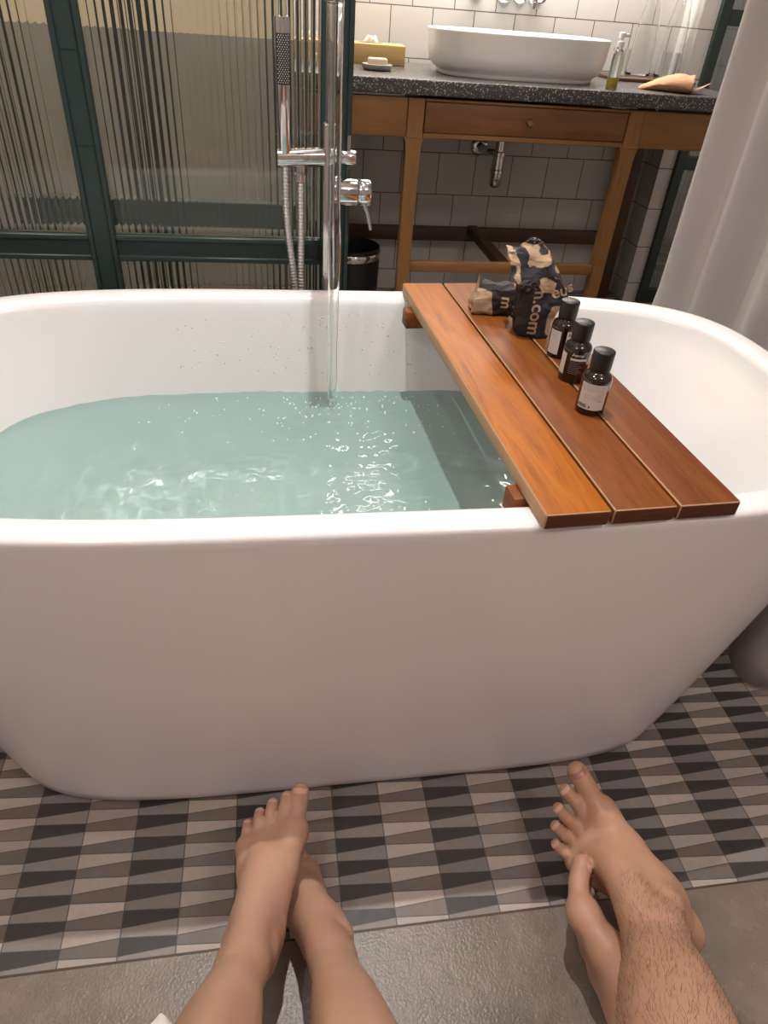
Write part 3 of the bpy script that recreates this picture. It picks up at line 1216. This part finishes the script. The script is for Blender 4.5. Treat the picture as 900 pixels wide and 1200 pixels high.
for x in (.467, 1.205):
    g = G()
    hw = .024
    rows = []
    for z, a_ in ((0, .019), (.25, .0205), (.55, .0225), (.66, .024), (.69, .027), (.703, .034)):
        rows.append([(x + u * a_, VY0 + .025 + v * min(a_, .023), z) for u, v in ((-1, -1), (1, -1), (1, 1), (-1, 1))])
    g.rings(rows, True, True, True).fix()
    g.box(x - .026, x + .026, VY0 + .001, VY0 + .048, .700, .812, .002, 1)
    obj('leg', g, M_oak_leg, va, angle=30)
for x in (.24, 1.515):
    part_box('leg', M_oak_leg_shade, va, x - .028, x + .028, 2.955, 3.005, 0, .80)
part_box('apron', M_oak, va, .215, .440, VY0 + .006, VY0 + .030, AP0, AP1)
part_box('apron', M_oak, va, 1.232, 1.600, VY0 + .006, VY0 + .030, AP0, AP1)
g = G()
g.box(.494, 1.178, VY0 + .004, VY0 + .030, .702, .717, .002, 1)
g.box(.494, 1.178, VY0 + .004, VY0 + .030, .804, .812, .002, 1)
obj('drawer_surround', g, M_oak, va, angle=40)
dr = part_box('drawer', M_oak_red, va, .497, 1.175, VY0 + .003, VY0 + .40, .7185, .8025)
g = G()
g.lathe([(.004, 0), (.005, -.006), (.0095, -.012), (.0105, -.017), (.008, -.021)], (.838, VY0 + .003, .762), 24, 'Y')
obj('knob', g.fix(), mat('aged_brass', (.30, .22, .12), .35, metal=1), dr, angle=50)
for x in (.228, 1.585):
    part_box('apron', M_oak, va, x - .012, x + .012, VY0 + .032, 3.0, AP0, AP1)
g = G()
g.box(.488, 1.184, VY0 + .012, VY0 + .036, .272, .310, .004, 2)
obj('stretcher', g, M_oak, va, angle=40)
g = G()
g.box(.27, 1.49, 2.965, 2.995, .235, .290, .003, 2)
obj('stretcher', g, M_dark_shade_wood, va, angle=40)  # back rail: same oak as the front, shade put into its colour
g = G()
g.box(.835, .875, VY0 + .03, 2.97, .268, .302, .003, 2)
obj('stretcher', g, M_dark_shade_wood, va, angle=40)

g = G()
g.box(.202, 1.602, VY0 - .012, VY1, CZ - .042, CZ, .004, 3)
tag(obj('worktop', g, M_terr, angle=40), 'speckled dark terrazzo worktop on the oak vanity', 'worktop')

# basin
bs_c = (.850, 2.70)


def stadium(hx, hy, z, n=96, e=2.9):
    return superell(bs_c[0], bs_c[1], hx, hx, hy, e, z, n)


rings = []
for f, z in ((.86, 0), (.87, .003), (.87, .010), (.875, .014), (.92, .022), (.955, .036), (.975, .055), (.985, .08), (.998, .118), (1.0, .122), (.996, .1245), (.985, .1250), (.975, .1240), (.968, .119), (.955, .09), (.93, .06), (.87, .040), (.70, .029), (.35, .025), (.05, .024)):
    rings.append(stadium(.305 * f, .19 * f, CZ + z))
tag(obj('basin', G().rings(rings, True, True, True).fix(), M_ceram, angle=60), 'long white oval vessel basin on the terrazzo worktop', 'basin')

# bottle trap under the basin
tr = thing('bottle_trap', 'chrome bottle trap on the tiled wall beneath the drawer', 'trap', (.90, 2.92, .47))
g = G()
g.lathe([(.036, 0), (.036, -.006), (.030, -.012), (.014, -.014)], (.862, RY1, .592), 32, 'Y')
obj('wall_flange', g.fix(), M_chrome, tr, angle=40)
g = G()
g.tube(spline([(.862, RY1 - .01, .592), (.864, RY1 - .06, .592), (.875, RY1 - .10, .592), (.900, RY1 - .13, .590)], 6), .015, 20)
obj('outlet_pipe', g.fix(), M_chrome, tr, angle=40)
g = G()
g.lathe([(.010, 0), (.019, .004), (.023, .012), (.023, .052), (.026, .054), (.026, .066), (.023, .068), (.023, .115), (.026, .117), (.026, .130), (.017, .132)], (.905, 2.905, .466), 32)
obj('trap_body', g.fix(), M_chrome, tr, angle=40)
g = G()
g.tube([(.905, 2.905, .59), (.905, 2.905, .822)], .017, 20)
obj('waste_pipe', g.fix(), M_chrome, tr, angle=40)

# wall mounted basin tap
tp = thing('basin_tap', 'chrome wall mounted basin tap with two cross handles', 'tap', (.94, RY1, 1.08))
for x in (.882, 1.003):
    g = G()
    g.lathe([(.028, 0), (.028, -.006), (.016, -.009), (.014, -.04), (.021, -.042), (.022, -.062), (.018, -.065)], (x, RY1, 1.092), 32, 'Y')
    obj('handle', g.fix(), M_chrome, tp, angle=40)
g = G()
g.lathe([(.026, 0), (.026, -.006), (.012, -.009)], (.942, RY1, 1.092), 32, 'Y')
g.tube(spline([(.942, RY1, 1.092), (.942, RY1 - .10, 1.092), (.942, RY1 - .16, 1.090), (.942, RY1 - .182, 1.078), (.942, RY1 - .185, 1.054)], 6), .0105, 20)
obj('spout', g.fix(), M_chrome, tp, angle=40)
g = G()
g.lathe([(.024, 0), (.024, -.006), (.013, -.010), (.012, -.03), (.020, -.032), (.021, -.048), (.017, -.051)], (.775, RY1, 1.092), 32, 'Y')
tag(obj('wall_valve', g.fix(), M_chrome, angle=40), 'round chrome valve knob on the tiles left of the basin tap', 'valve')

# tissue box
tb = thing('tissue_box', 'pale oak tissue box with a tissue showing on the worktop', 'tissue box', (.375, 2.90, CZ), math.radians(-4))
g = G(True)
g.box(-.120, .120, -.065, .065, 0, .060, .003, 2)
obj('box_body', g, M_pale_oak, tb, angle=40)
g = G(True)
g.lathe([(.045, .0602), (.040, .0615), (.018, .0615)], n=24, sy=.35)
obj('slot', g.fix(), M_dark_shade_wood, tb, angle=40)
g = G(True)
rows = []
for i in range(6):
    f = i / 5
    rows.append([((.030 - .016 * f) * math.cos(a) + .004 * f, (.010 + .004 * f * math.sin(5 * a)) * math.sin(a),   .0585 + .020 * f + .005 * f * math.sin(a * 2 + 1)) for a in np.linspace(0, 2 * PI, 24, endpoint=False)])
g.rings(rows, True, True, True).fix()
obj('tissue', g, mat('tissue_paper', (.8, .78, .74), .9), tb)

# soap dish and soap
sdh = obj('soap_dish', G().lathe([(.036, 0), (.046, .003), (.050, .012), (.050, .017), (.047, .018), (.043, .013), (.02, .011)], (.365, 2.63, CZ), 48).fix(), mat('grey_stone', (.30, .29, .275), .5), angle=50)
tag(sdh, 'round grey stone soap dish at the left of the worktop', 'soap dish')
g = G()
g.box(.335, .397, 2.612, 2.650, CZ + .0125, CZ + .034, .006, 3)
tag(obj('soap_bar', g, mat('cream_soap', (.68, .56, .42), .45), angle=40), 'cream bar of soap lying in the grey stone dish', 'soap')

# pump bottle with yellow liquid
pu = thing('soap_pump', 'clear pump bottle of yellow soap right of the basin', 'pump bottle', (1.112, 2.468, CZ))
g = G(True)
g.lathe([(.016, 0), (.018, .003), (.018, .090), (.016, .103), (.009, .109), (.009, .116)], n=32)
obj('bottle_body', g.fix(), M_clear, pu, angle=40)
g = G(True)
g.lathe([(.015, .004), (.0162, .006), (.0162, .034)], n=32)
obj('liquid', g.fix(), mat('yellow_soap', (.58, .46, .05), .2), pu, angle=40)
g = G(True)
g.lathe([(.0105, .114), (.011, .116), (.011, .128), (.005, .130), (.0045, .138), (.010, .139), (.010, .151), (.008, .153)], n=24)
g.box(-.028, .0, -.005, .005, .141, .150, .002, 1)
obj('pump_head', g.fix(), M_white_pl, pu, angle=40)
pu.rotation_euler = (0, 0, math.radians(200))

# tray, carafes and tumblers
g = G()
g.box(1.27, 1.592, 2.80, 3.02, CZ, CZ + .012, .003, 2)
tag(obj('serving_tray', g, M_dark_shade_wood, angle=40), 'dark wood tray holding glassware at the worktop corner', 'tray')
TZ = CZ + .0122


def glass_vessel(prof, c, th=.0022):
    g = G()
    inner = [(max(r - th, .001), h) for r, h in prof if h > .008]
    inner = [(inner[0][0], .009)] + inner
    g.lathe(prof + list(reversed(inner)), c, 40, cap0=True, cap1=True)
    return g.fix()


car = [(.040, 0), (.045, .003), (.046, .02), (.043, .10), (.037, .17), (.026, .24), (.021, .28), (.020, .31), (.026, .345)]
c1 = obj('carafe', glass_vessel(car, (1.425, 2.955, TZ)), M_clear, angle=60)
tag(c1, 'clear glass carafe on the tray, the one nearer the basin', 'carafe', 'clear carafes on the tray')
c2 = c1.copy()
COL.objects.link(c2)
c2.location.x = .112
c2.location.y = -.01
tag(c2, 'clear glass carafe on the tray, the one nearer the tiled corner', 'carafe', 'clear carafes on the tray')
tum = [(.026, 0), (.029, .002), (.0305, .02), (.032, .085)]
t1 = obj('tumbler', glass_vessel(tum, (1.318, 2.90, TZ)), M_clear, angle=60)
tag(t1, 'small clear tumbler beside the pump bottle on the tray', 'tumbler', 'clear tumblers on the tray')
t2 = t1.copy()
COL.objects.link(t2)
t2.location = (.172, -.05, 0)
tag(t2, 'small clear tumbler in front of the carafes, behind the peach pouch', 'tumbler', 'clear tumblers on the tray')

# folded peach cloth pouch
M_peach = mat('peach_paper', (.47, .26, .15), .75)
k = NT(M_peach)
k.bump(k.noise(k.coord('Object'), 45, 4, .6), .5, .003)
po = thing('pouch', 'crumpled peach coloured pouch lying open on the worktop', 'pouch', (1.352, 2.525, CZ), -.45)
rings = []
for i in range(16):
    f = i / 15
    x = -.105 + .165 * f
    hy = .018 + .058 * math.sin(min(1, f * 1.15) * PI * .5)
    hz = .003 + .023 * math.sin(min(1, f * 1.05) * PI * .60)
    ring = []
    for a in np.linspace(0, 2 * PI, 40, endpoint=False):
        ca, sa = math.cos(a), math.sin(a)
        yy = hy * math.copysign(abs(ca) ** .8, ca)
        zz = hz * math.copysign(abs(sa) ** .9, sa)
        q = Vector((x * 22, yy * 26, 3.0 + sa))
        d = .009 * (abs(noise.noise(q)) - .22) + .004 * noise.noise(q * 2.6)
        up = 1.0 if sa > -.2 else .15
        ring.append((x + d * .6, yy + .012 * f + d * .4, max(.0008, hz * .92 + zz + d * up)))
    rings.append(ring)
inner = [[(p[0] + .004, p[1] * .93, .0012 + p[2] * .93) for p in rings[-1]], [(p[0] - .002, p[1] * .84, .003 + p[2] * .82) for p in rings[-1]]]
lin = [inner[-1], [(p[0] - .05, p[1] * .7, .006 + p[2] * .6) for p in inner[-1]]]
g = G(True)
g.rings(lin, True, False, True).fix()
obj('lining', g, mat('pouch_lining', (.30, .12, .07), .8), po)
g = G(True)
g.rings(rings + inner, True, True, False).fix()
obj('pouch_body', g, M_peach, po, angle=28)
g = G(True)
rows = []
for i in range(8):
    f = i / 7
    w_ = .052 * (1 - f) ** .75 + .003
    zc = .004 + .030 * f ** 1.6
    rows.append([(.045 + .075 * f, .012 + w_ * u - .01 * f, zc + .004 * math.sin(3 * u + f * 3) * (1 - f)) for u in np.linspace(-1, 1, 9)])
g.rings(rows, False)
top = [[(p[0], p[1], p[2] + .0018) for p in r] for r in rows]
g.rings(top, False)
obj('flap', g.fix(), M_peach, po)

# waste bin
bn = thing('waste_bin', 'black round waste bin with steel rim under the vanity', 'waste bin', (.298, 2.60, 0))
RB = .106
g = G(True)
g.lathe([(RB - .012, 0), (RB - .008, .004), (RB, .26), (RB, .315), (RB - .004, .316), (RB - .005, .30), (RB - .012, .02), (.01, .012)], n=64)
obj('bin_body', g.fix(), M_bin, bn, angle=50)
g = G(True)
g.lathe([(RB + .0005, .277), (RB + .002, .279), (RB + .002, .299), (RB + .0005, .301)], n=64, cap0=False, cap1=False)
obj('rim_band', g.fix(), M_chrome, bn, angle=50)

# ------------------------------------------------------------------ curtain
keys = [(1.36, .71), (1.16, .715), (1.04, .745), (.978, .81), (.960, .92), (.985, 1.06), (1.005, 1.25), (1.01, 1.45), (1.015, 1.67)]
base = spline([(x, y, 0) for x, y in keys], 40)
L = [0.0]
for a, c in zip(base, base[1:]):
    L.append(L[-1] + math.dist(a, c))
rows = []
zs = list(np.linspace(.012, 2.6, 44))
for z in zs:
    row = []
    low = max(0, 1 - z / .5)
    for i, p in enumerate(base):
        a = base[max(i - 1, 0)]
        c = base[min(i + 1, len(base) - 1)]
        tx, ty = c[0] - a[0], c[1] - a[1]
        ln = math.hypot(tx, ty)
        nx, ny = -ty / ln, tx / ln
        s = L[i]
        ph = s * 2 * PI / .17 + .6 * math.sin(s * 9)
        amp = .024 + .016 * low + .006 * math.sin(s * 13)
        d = amp * math.sin(ph) + .006 * math.sin(2 * ph)
        lift = -.012 + .012 * math.sin(ph * .5 + 1) if z < .02 else 0
        row.append((p[0] + nx * d - .055 * low ** 1.2, p[1] + ny * d, z + max(0, lift) + (.004 * math.sin(s * 40) if z < .02 else 0)))
    rows.append(row)
g = G()
g.rings(rows, False)
cu = obj('curtain', g, M_curtain)
md = cu.modifiers.new('thickness', 'SOLIDIFY')
md.thickness = .0022
tag(cu, 'pale grey floor length curtain hanging at the end of the bathtub', 'curtain')

# ------------------------------------------------------------------ people


def vec(*a):
    return np.array(a, float)


class Field:
    """Signed distance field of one body on a grid, blended smoothly and turned into one continuous mesh."""

    def __init__(self, lo, hi, h):
        self.lo, self.h = np.array(lo, float), h
        self.n = np.ceil((np.array(hi) - np.array(lo)) / h).astype(int) + 1
        self.d = np.full(self.n, .2, np.float32)
        self.ax = [self.lo[i] + h * np.arange(self.n[i]) for i in range(3)]

    def _sub(self, lo, hi):
        i0 = np.maximum(0, np.floor((lo - self.lo) / self.h).astype(int))
        i1 = np.minimum(self.n, np.ceil((hi - self.lo) / self.h).astype(int) + 1)
        if (i1 <= i0).any():
            return None
        sl = tuple(slice(a, b) for a, b in zip(i0, i1))
        X, Y, Z = np.meshgrid(self.ax[0][sl[0]], self.ax[1][sl[1]], self.ax[2][sl[2]], indexing='ij')
        return sl, X, Y, Z

    def _join(self, sl, nd, k):
        o = self.d[sl]
        if k <= 0:
            self.d[sl] = np.minimum(o, nd)
        else:
            hh = np.clip(.5 + .5 * (o - nd) / k, 0, 1)
            self.d[sl] = o * (1 - hh) + nd * hh - k * hh * (1 - hh)

    def cone(self, a, b, ra, rb, k=.01):
        a, b = np.array(a, float), np.array(b, float)
        m = max(ra, rb) + max(k, .004) * 2 + .012
        q = self._sub(np.minimum(a, b) - m, np.maximum(a, b) + m)
        if q is None:
            return
        sl, X, Y, Z = q
        ba = b - a
        L2 = ba @ ba
        t = np.clip(((X - a[0]) * ba[0] + (Y - a[1]) * ba[1] + (Z - a[2]) * ba[2]) / L2, 0, 1)
        dd = np.sqrt((X - a[0] - t * ba[0]) ** 2 + (Y - a[1] - t * ba[1]) ** 2 + (Z - a[2] - t * ba[2]) ** 2)
        self._join(sl, (dd - (ra + (rb - ra) * t)).astype(np.float32), k)

    def ell(self, c, A, r, k=.01):
        """ellipsoid with axes given by the columns of A"""
        c = np.array(c, float)
        m = max(r) + max(k, .004) * 2 + .012
        q = self._sub(c - m, c + m)
        if q is None:
            return
        sl, X, Y, Z = q
        P = np.stack([X - c[0], Y - c[1], Z - c[2]], -1) @ A
        p = P / np.array(r)
        k0 = np.linalg.norm(p, axis=-1)
        k1 = np.linalg.norm(p / np.array(r), axis=-1) + 1e-9
        self._join(sl, (k0 * (k0 - 1) / k1).astype(np.float32), k)

    def mesh(self):
        d = self.d
        n = d.shape
        s = d < 0
        cells = np.zeros(tuple(x - 1 for x in n), bool)
        cnt = np.zeros(cells.shape, np.int8)
        for i in (0, 1):
            for j in (0, 1):
                for k_ in (0, 1):
                    cnt += s[i:n[0] - 1 + i, j:n[1] - 1 + j, k_:n[2] - 1 + k_]
        cells = (cnt > 0) & (cnt < 8)
        I = np.argwhere(cells)
        idx = -np.ones(cells.shape, np.int64)
        idx[cells] = np.arange(len(I))
        acc = np.zeros((len(I), 3))
        num = np.zeros(len(I))
        cor = [(i, j, k_) for i in (0, 1) for j in (0, 1) for k_ in (0, 1)]
        for a in cor:
            for ax in range(3):
                if a[ax] == 0:
                    b_ = list(a)
                    b_[ax] = 1
                    da = d[I[:, 0] + a[0], I[:, 1] + a[1], I[:, 2] + a[2]]
                    db = d[I[:, 0] + b_[0], I[:, 1] + b_[1], I[:, 2] + b_[2]]
                    cr = (da < 0) != (db < 0)
                    t = np.where(cr, da / np.where(cr, da - db, 1), 0)
                    p = np.array(a, float)[None, :].repeat(len(I), 0)
                    p[:, ax] += t
                    acc += p * cr[:, None]
                    num += cr
        V = self.lo + self.h * (I + acc / num[:, None])
        F_ = []
        for ax in range(3):
            o1, o2 = [x for x in range(3) if x != ax]
            sl_a = [slice(1, -1)] * 3
            A_ = np.take(s, range(0, n[ax] - 1), ax)
            B_ = np.take(s, range(1, n[ax]), ax)
            E = np.argwhere(A_ != B_)
            E = E[(E[:, o1] > 0) & (E[:, o2] > 0) & (E[:, o1] < n[o1] - 1) & (E[:, o2] < n[o2] - 1)]
            ins = s[E[:, 0], E[:, 1], E[:, 2]]
            q = []
            for u, v in ((0, 0), (1, 0), (1, 1), (0, 1)):
                c = E.copy()
                c[:, o1] -= u
                c[:, o2] -= v
                q.append(idx[c[:, 0], c[:, 1], c[:, 2]])
            q = np.stack(q, 1)
            flip = ~ins if ax != 1 else ins
            q[flip] = q[flip][:, ::-1]
            F_.append(q)
        return V, np.concatenate(F_)


def frame(f, u):
    """columns: side (to the left when f is forward and u is up), forward, up"""
    f = np.array(f, float)
    f /= np.linalg.norm(f)
    u = np.array(u, float)
    u -= f * (u @ f)
    u /= np.linalg.norm(u)
    return np.stack([np.cross(f, u), f, u], 1)


class Foot:
    """A foot in its own frame: +x is the inner (big toe) side times sgn, +y the toes, +z the instep."""

    def __init__(self, fld, org, f, u, sgn, sc=1.0, spread=0.0, curl=0.0, knee=None, ay=.046, ar=.0285, wide=1.0):
        self.A = frame(f, u)
        self.o = np.array(org, float)
        self.s, self.sc, self.fld = sgn * wide, sc, fld
        self.nails = []
        P, c, e = self.P, self.c, self.e
        # heel and sole
        e((0, .030, .030), (.027, .031, .028), .012)
        c((.002, .045, .030), (-.020, .120, .020), .024, .017, .014)          # outer border
        c((.006, .062, .046), (.018, .125, .034), .026, .021, .018)           # inner arch
        c((0, .070, .056), (.002, .130, .036), .026, .021, .020)              # instep
        c((.0, .110, .040), (-.012, .150, .024), .023, .016, .016)
        # ball
        c((.018, .125, .032), (.028, .172, .021), .020, .0175, .012)
        c((-.020, .118, .020), (-.033, .148, .0155), .0165, .0130, .012)
        c((.024, .170, .020), (-.030, .150, .015), .0165, .0135, .012)
        e((.026, .168, .020), (.017, .020, .017), .010)
        # ankle, turned towards the knee
        pb = P((0, ay, .056))
        d = np.array(knee, float) - pb
        d /= np.linalg.norm(d)
        self.d = d
        bk = -self.A[:, 1] + d * (self.A[:, 1] @ d)
        self.bk = bk / max(np.linalg.norm(bk), 1e-6)
        self.top = pb + d * .058 * sc
        sd_ = self.D((1, 0, 0))
        sd_ = sd_ - d * (sd_ @ d)
        sd_ /= np.linalg.norm(sd_)
        self.ar = ar
        fld.cone(pb, self.top, (ar + .003) * sc, ar * sc, .024 * sc)
        fld.cone(P((0, .018, .040)), self.top + self.bk * .012 * sc, .018 * sc, .015 * sc, .016 * sc)
        fld.cone(P((0, ay + .055, .047)), self.top + d * .055 * sc - self.bk * .004 * sc, .019 * sc, .020 * sc, .024 * sc)
        fld.ell(pb + d * .030 * sc + sd_ * (ar - .002) * sc, self.A, [.008 * sc, .012 * sc, .013 * sc], .018 * sc)
        fld.ell(pb + d * .020 * sc - sd_ * (ar - .002) * sc, self.A, [.008 * sc, .012 * sc, .013 * sc], .018 * sc)
        # toes: base, knuckle, tip
        toes = [((.027, .180, .019), (.0285 + spread, .203, .0200), (.029 + spread * 1.6, .222, .0160), .0138, .0122, .0125),
                ((.0095, .180, .019), (.0110 + spread * .4, .200, .0225), (.0112 + spread * .4, .215, .0130), .0092, .0080, .0088),
                ((-.0065, .174, .0180), (-.0068, .192, .0215), (-.0070, .205, .0120), .0086, .0075, .0083),
                ((-.0205, .165, .0165), (-.0222, .181, .0200), (-.0230, .193, .0110), .0080, .0070, .0077),
                ((-.0325, .153, .0148), (-.0358, .167, .0175), (-.0368, .178, .0095), .0076, .0066, .0072)]
        for i, (a, m, t, ra, rm, rt) in enumerate(toes):
            a, m, t = (np.array(x) for x in (a, m, t))
            m = m + np.array([0, 0, curl * .3])
            t = t + np.array([0, 0, curl])
            c(a - np.array([0, .018, -.002]), a, ra * 1.05, ra, .006)
            c(a, m, ra, rm, .0022)
            c(m, t, rm, rt, .0022)
            dirv = (t - m) / np.linalg.norm(t - m)
            upv = np.array([0, 0, 1.0])
            upv = upv - dirv * (upv @ dirv)
            upv /= np.linalg.norm(upv)
            self.nails.append((t - dirv * rt * .25, dirv, upv, rt))

    def P(self, p):
        p = np.array(p, float) * self.sc
        p[0] *= self.s
        return self.o + self.A @ p

    def D(self, v):
        v = np.array(v, float).copy()
        v[0] *= self.s
        return self.A @ v

    def c(self, a, b, ra, rb, k):
        self.fld.cone(self.P(a), self.P(b), ra * self.sc, rb * self.sc, k * self.sc)

    def e(self, p, r, k):
        self.fld.ell(self.P(p), self.A, [x * self.sc for x in r], k * self.sc)

    def nail(self, i):
        """one toenail: a small curved plate on top of the toe tip"""
        t, dv, uv, rt = self.nails[i]
        sv = np.cross(dv, uv)
        g = G()
        rows = []
        ln, wd = rt * 1.0, .80
        for s_ in np.linspace(-1, 1, 9):
            row = []
            for a in np.linspace(-wd, wd, 11):
                shrink = math.sqrt(max(0.0, 1 - abs(s_) ** 3.2)) if s_ < 0 else 1 - .12 * s_ ** 4
                aa = a * (.25 + .75 * shrink)
                rad = rt * (1.035 + .012 * (1 - abs(s_)))
                q = t + dv * (ln * .5 * s_ + rt * .12) + rad * (uv * math.cos(aa) + sv * math.sin(aa))
                # follow the rounding of the tip
                over = max(0.0, ln * .5 * s_ + rt * .12 + rt * .15)
                q = q - uv * (over ** 2) / (2.2 * rt)
                row.append(self.P(q))
            rows.append(row)
        g.rings(rows, False)
        g.fix()
        return g


def shin(fld, foot, knee, calf, kr):
    """lower leg from the ankle to the knee with a calf swelling to the back"""
    a = foot.top
    kn = np.array(knee, float)
    bk = foot.bk
    sc_ = foot.sc
    ts = np.linspace(0, 1, 26)
    kt = [0, .12, .30, .50, .68, .84, 1.0]
    kv = [foot.ar * sc_, foot.ar * 1.02 * sc_, calf * .80, calf * .95, calf, calf * .97, kr]
    ko = [0, .001, .004, .009, .011, .007, 0]
    rr = np.interp(ts, kt, kv)
    oo = np.interp(ts, kt, ko)
    rr = np.convolve(np.pad(rr, 2, 'edge'), np.ones(5) / 5, 'valid')
    oo = np.convolve(np.pad(oo, 2, 'edge'), np.ones(5) / 5, 'valid')
    for i in range(len(ts) - 1):
        fld.cone(a + (kn - a) * ts[i] + bk * oo[i], a + (kn - a) * ts[i + 1] + bk * oo[i + 1], rr[i], rr[i + 1], .012 if i < 3 else .003)
    # shin bone ridge
    fld.cone(a + (kn - a) * .05 - bk * .010 * sc_, a + (kn - a) * .92 - bk * (kr * .55), .018 * sc_, .020, .012)


def body_mesh(name, V, Fc, m, parent=None):
    me = bpy.data.meshes.new(name)
    me.from_pydata(V.tolist(), [], Fc.tolist())
    me.update()
    me.polygons.foreach_set('use_smooth', [True] * len(me.polygons))
    o = bpy.data.objects.new(name, me)
    link(o, m, parent)
    sm = o.modifiers.new('smooth', 'SMOOTH')
    sm.factor = .5
    sm.iterations = 3
    return o


def person(name, label, skin, feet, knees, hips, calf, kr, lo, hi, h=.003):
    parts = [Field(lo, hi, h), Field(lo, hi, h)]
    fs = [Foot(p, knee=kn, **a) for p, a, kn in zip(parts, feet, knees)]
    for p, f_, kn in zip(parts, fs, knees):
        shin(p, f_, kn, calf, kr)
    fld = parts[0]
    fld.d = np.minimum(parts[0].d, parts[1].d)        # crossed feet touch but do not melt together
    mid = (vec(*hips[0]) + vec(*hips[1])) / 2
    for kn, hp in zip(knees, hips):
        fld.cone(kn, hp, kr, kr * 1.5, .03)
        fld.cone(hp, mid, kr * 1.5, kr * 1.5, .04)
    V, Fc = fld.mesh()
    o = body_mesh(name, V, Fc, skin)
    tag(o, label, 'person')
    for f_ in fs:
        for i in range(5):
            red = i == 0 and f_.sc > 1.15
            tn = obj('toenail', f_.nail(i), M_nail_red if red else M_nail, o)
            if red:
                tn['label'] = 'dusky red big toenail'
    return o, fs


# seated person on the left: left foot lies over the right one, toes just short of the tub
pA, feetA = person(
    'person', 'bare legged seated person on the left, feet crossed before the tub', M_skin1,
    [(dict(org=(.066, .342, .002), f=(-.52, 1.0, -.01), u=(-.04, .0, 1.0), sgn=-1, sc=1.0, ar=.0250)),
     (dict(org=(-.054, .336, .050), f=(.19, 1.0, .33), u=(-.10, -.33, 1.0), sgn=1, sc=1.05, ar=.0245))],
    [(.058, .090, .385), (-.098, .115, .395)],
    [(.11, -.34, .40), (-.15, -.34, .42)], .0455, .047,
    (-.27, -.46, -.012), (.24, .62, .55))

# seated person on the right: left foot rests on its heel over the right foot, which lies on its outer side
pB, feetB = person(
    'person', 'bare legged seated person on the right, ankles crossed on concrete floor', M_skin2,
    [(dict(org=(.376, .165, .052), f=(0, 1.0, .03), u=(.92, 0, .40), sgn=-1, sc=1.12, curl=.022)),
     (dict(org=(.556, .341, .008), f=(-.63, .67, .42), u=(-.27, -.58, .77), sgn=1, sc=1.19, spread=.006, ay=.080, ar=.030, wide=1.06))],
    [(.40, -.12, .33), (.312, .070, .324)],
    [(.50, -.52, .38), (.28, -.48, .38)], .0640, .065,
    (.14, -.66, -.012), (.68, .66, .54))

# a white towelling bathrobe drawn over the left person's thigh, one corner hanging past the knee
g = G()
path = spline([(-.078, .215, .280), (-.097, .128, .385), (-.108, .02, .402), (-.125, -.12, .408), (-.145, -.28, .418)], 6)
rows = []
for i, c in enumerate(path):
    f = i / (len(path) - 1)
    c = vec(*c)
    t = vec(*path[min(i + 1, len(path) - 1)]) - vec(*path[max(i - 1, 0)])
    t /= np.linalg.norm(t)
    n_ = vec(0, 0, 1) - t * t[2]
    if i < 7:
        n_ = n_ + vec(0, .9, 0) * (1 - i / 7)
        n_ -= t * (n_ @ t)
    n_ /= np.linalg.norm(n_)
    sd_ = np.cross(n_, t)
    sd_ *= -np.sign(sd_[0])
    row = []
    for a in np.linspace(-1.3, 2.6, 30):
        r = .060 + .026 * f + .003 * math.sin(a * 5 + f * 7) + (.006 if i > 4 else 0)
        back = (.022 + .085 * min(1.0, abs(a - .85) / .75)) * max(0, 1 - i / 9)
        row.append(tuple(c + r * (n_ * math.cos(a) + sd_ * math.sin(a)) + t * back))
    rows.append(row)
g.rings(rows, False)
tw = obj('bathrobe_hem', g, M_towel, pA)
tw['label'] = 'corner of a white towelling bathrobe'
md = tw.modifiers.new('thickness', 'SOLIDIFY')
md.thickness = .004

# short dark hairs on the right person's shins
me = pB.data
co = np.empty(len(me.vertices) * 3)
me.vertices.foreach_get('co', co)
co = co.reshape(-1, 3)
no = np.empty(len(me.vertices) * 3)
me.vertices.foreach_get('normal', no)
no = no.reshape(-1, 3)
ok = np.where((co[:, 2] > .155) & (co[:, 1] > .06) & (co[:, 1] < .40) & (no @ vec(-.3, -.2, .9) > .05))[0]
cu_ = bpy.data.curves.new('leg_hair', 'CURVE')
cu_.dimensions = '3D'
cu_.bevel_depth = .00013
cu_.bevel_resolution = 0
kdir = vec(.45, .65, -.55)
for i in rng.choice(ok, min(2600, len(ok)), replace=False):
    p, n_ = co[i], no[i]
    t = kdir - n_ * (kdir @ n_) + rng.normal(0, .22, 3)
    t /= np.linalg.norm(t)
    L_ = rng.uniform(.006, .012)
    sp_ = cu_.splines.new('POLY')
    sp_.points.add(2)
    for q, f in enumerate((0, .5, 1)):
        pt = p + t * L_ * f + n_ * (.0012 * f + .0008 * math.sin(f * PI))
        sp_.points[q].co = (*pt, 1)
        sp_.points[q].radius = 1 - .6 * f
hair = bpy.data.objects.new('leg_hair', cu_)
link(hair, M_hair, pB)
hair['kind'] = 'stuff'
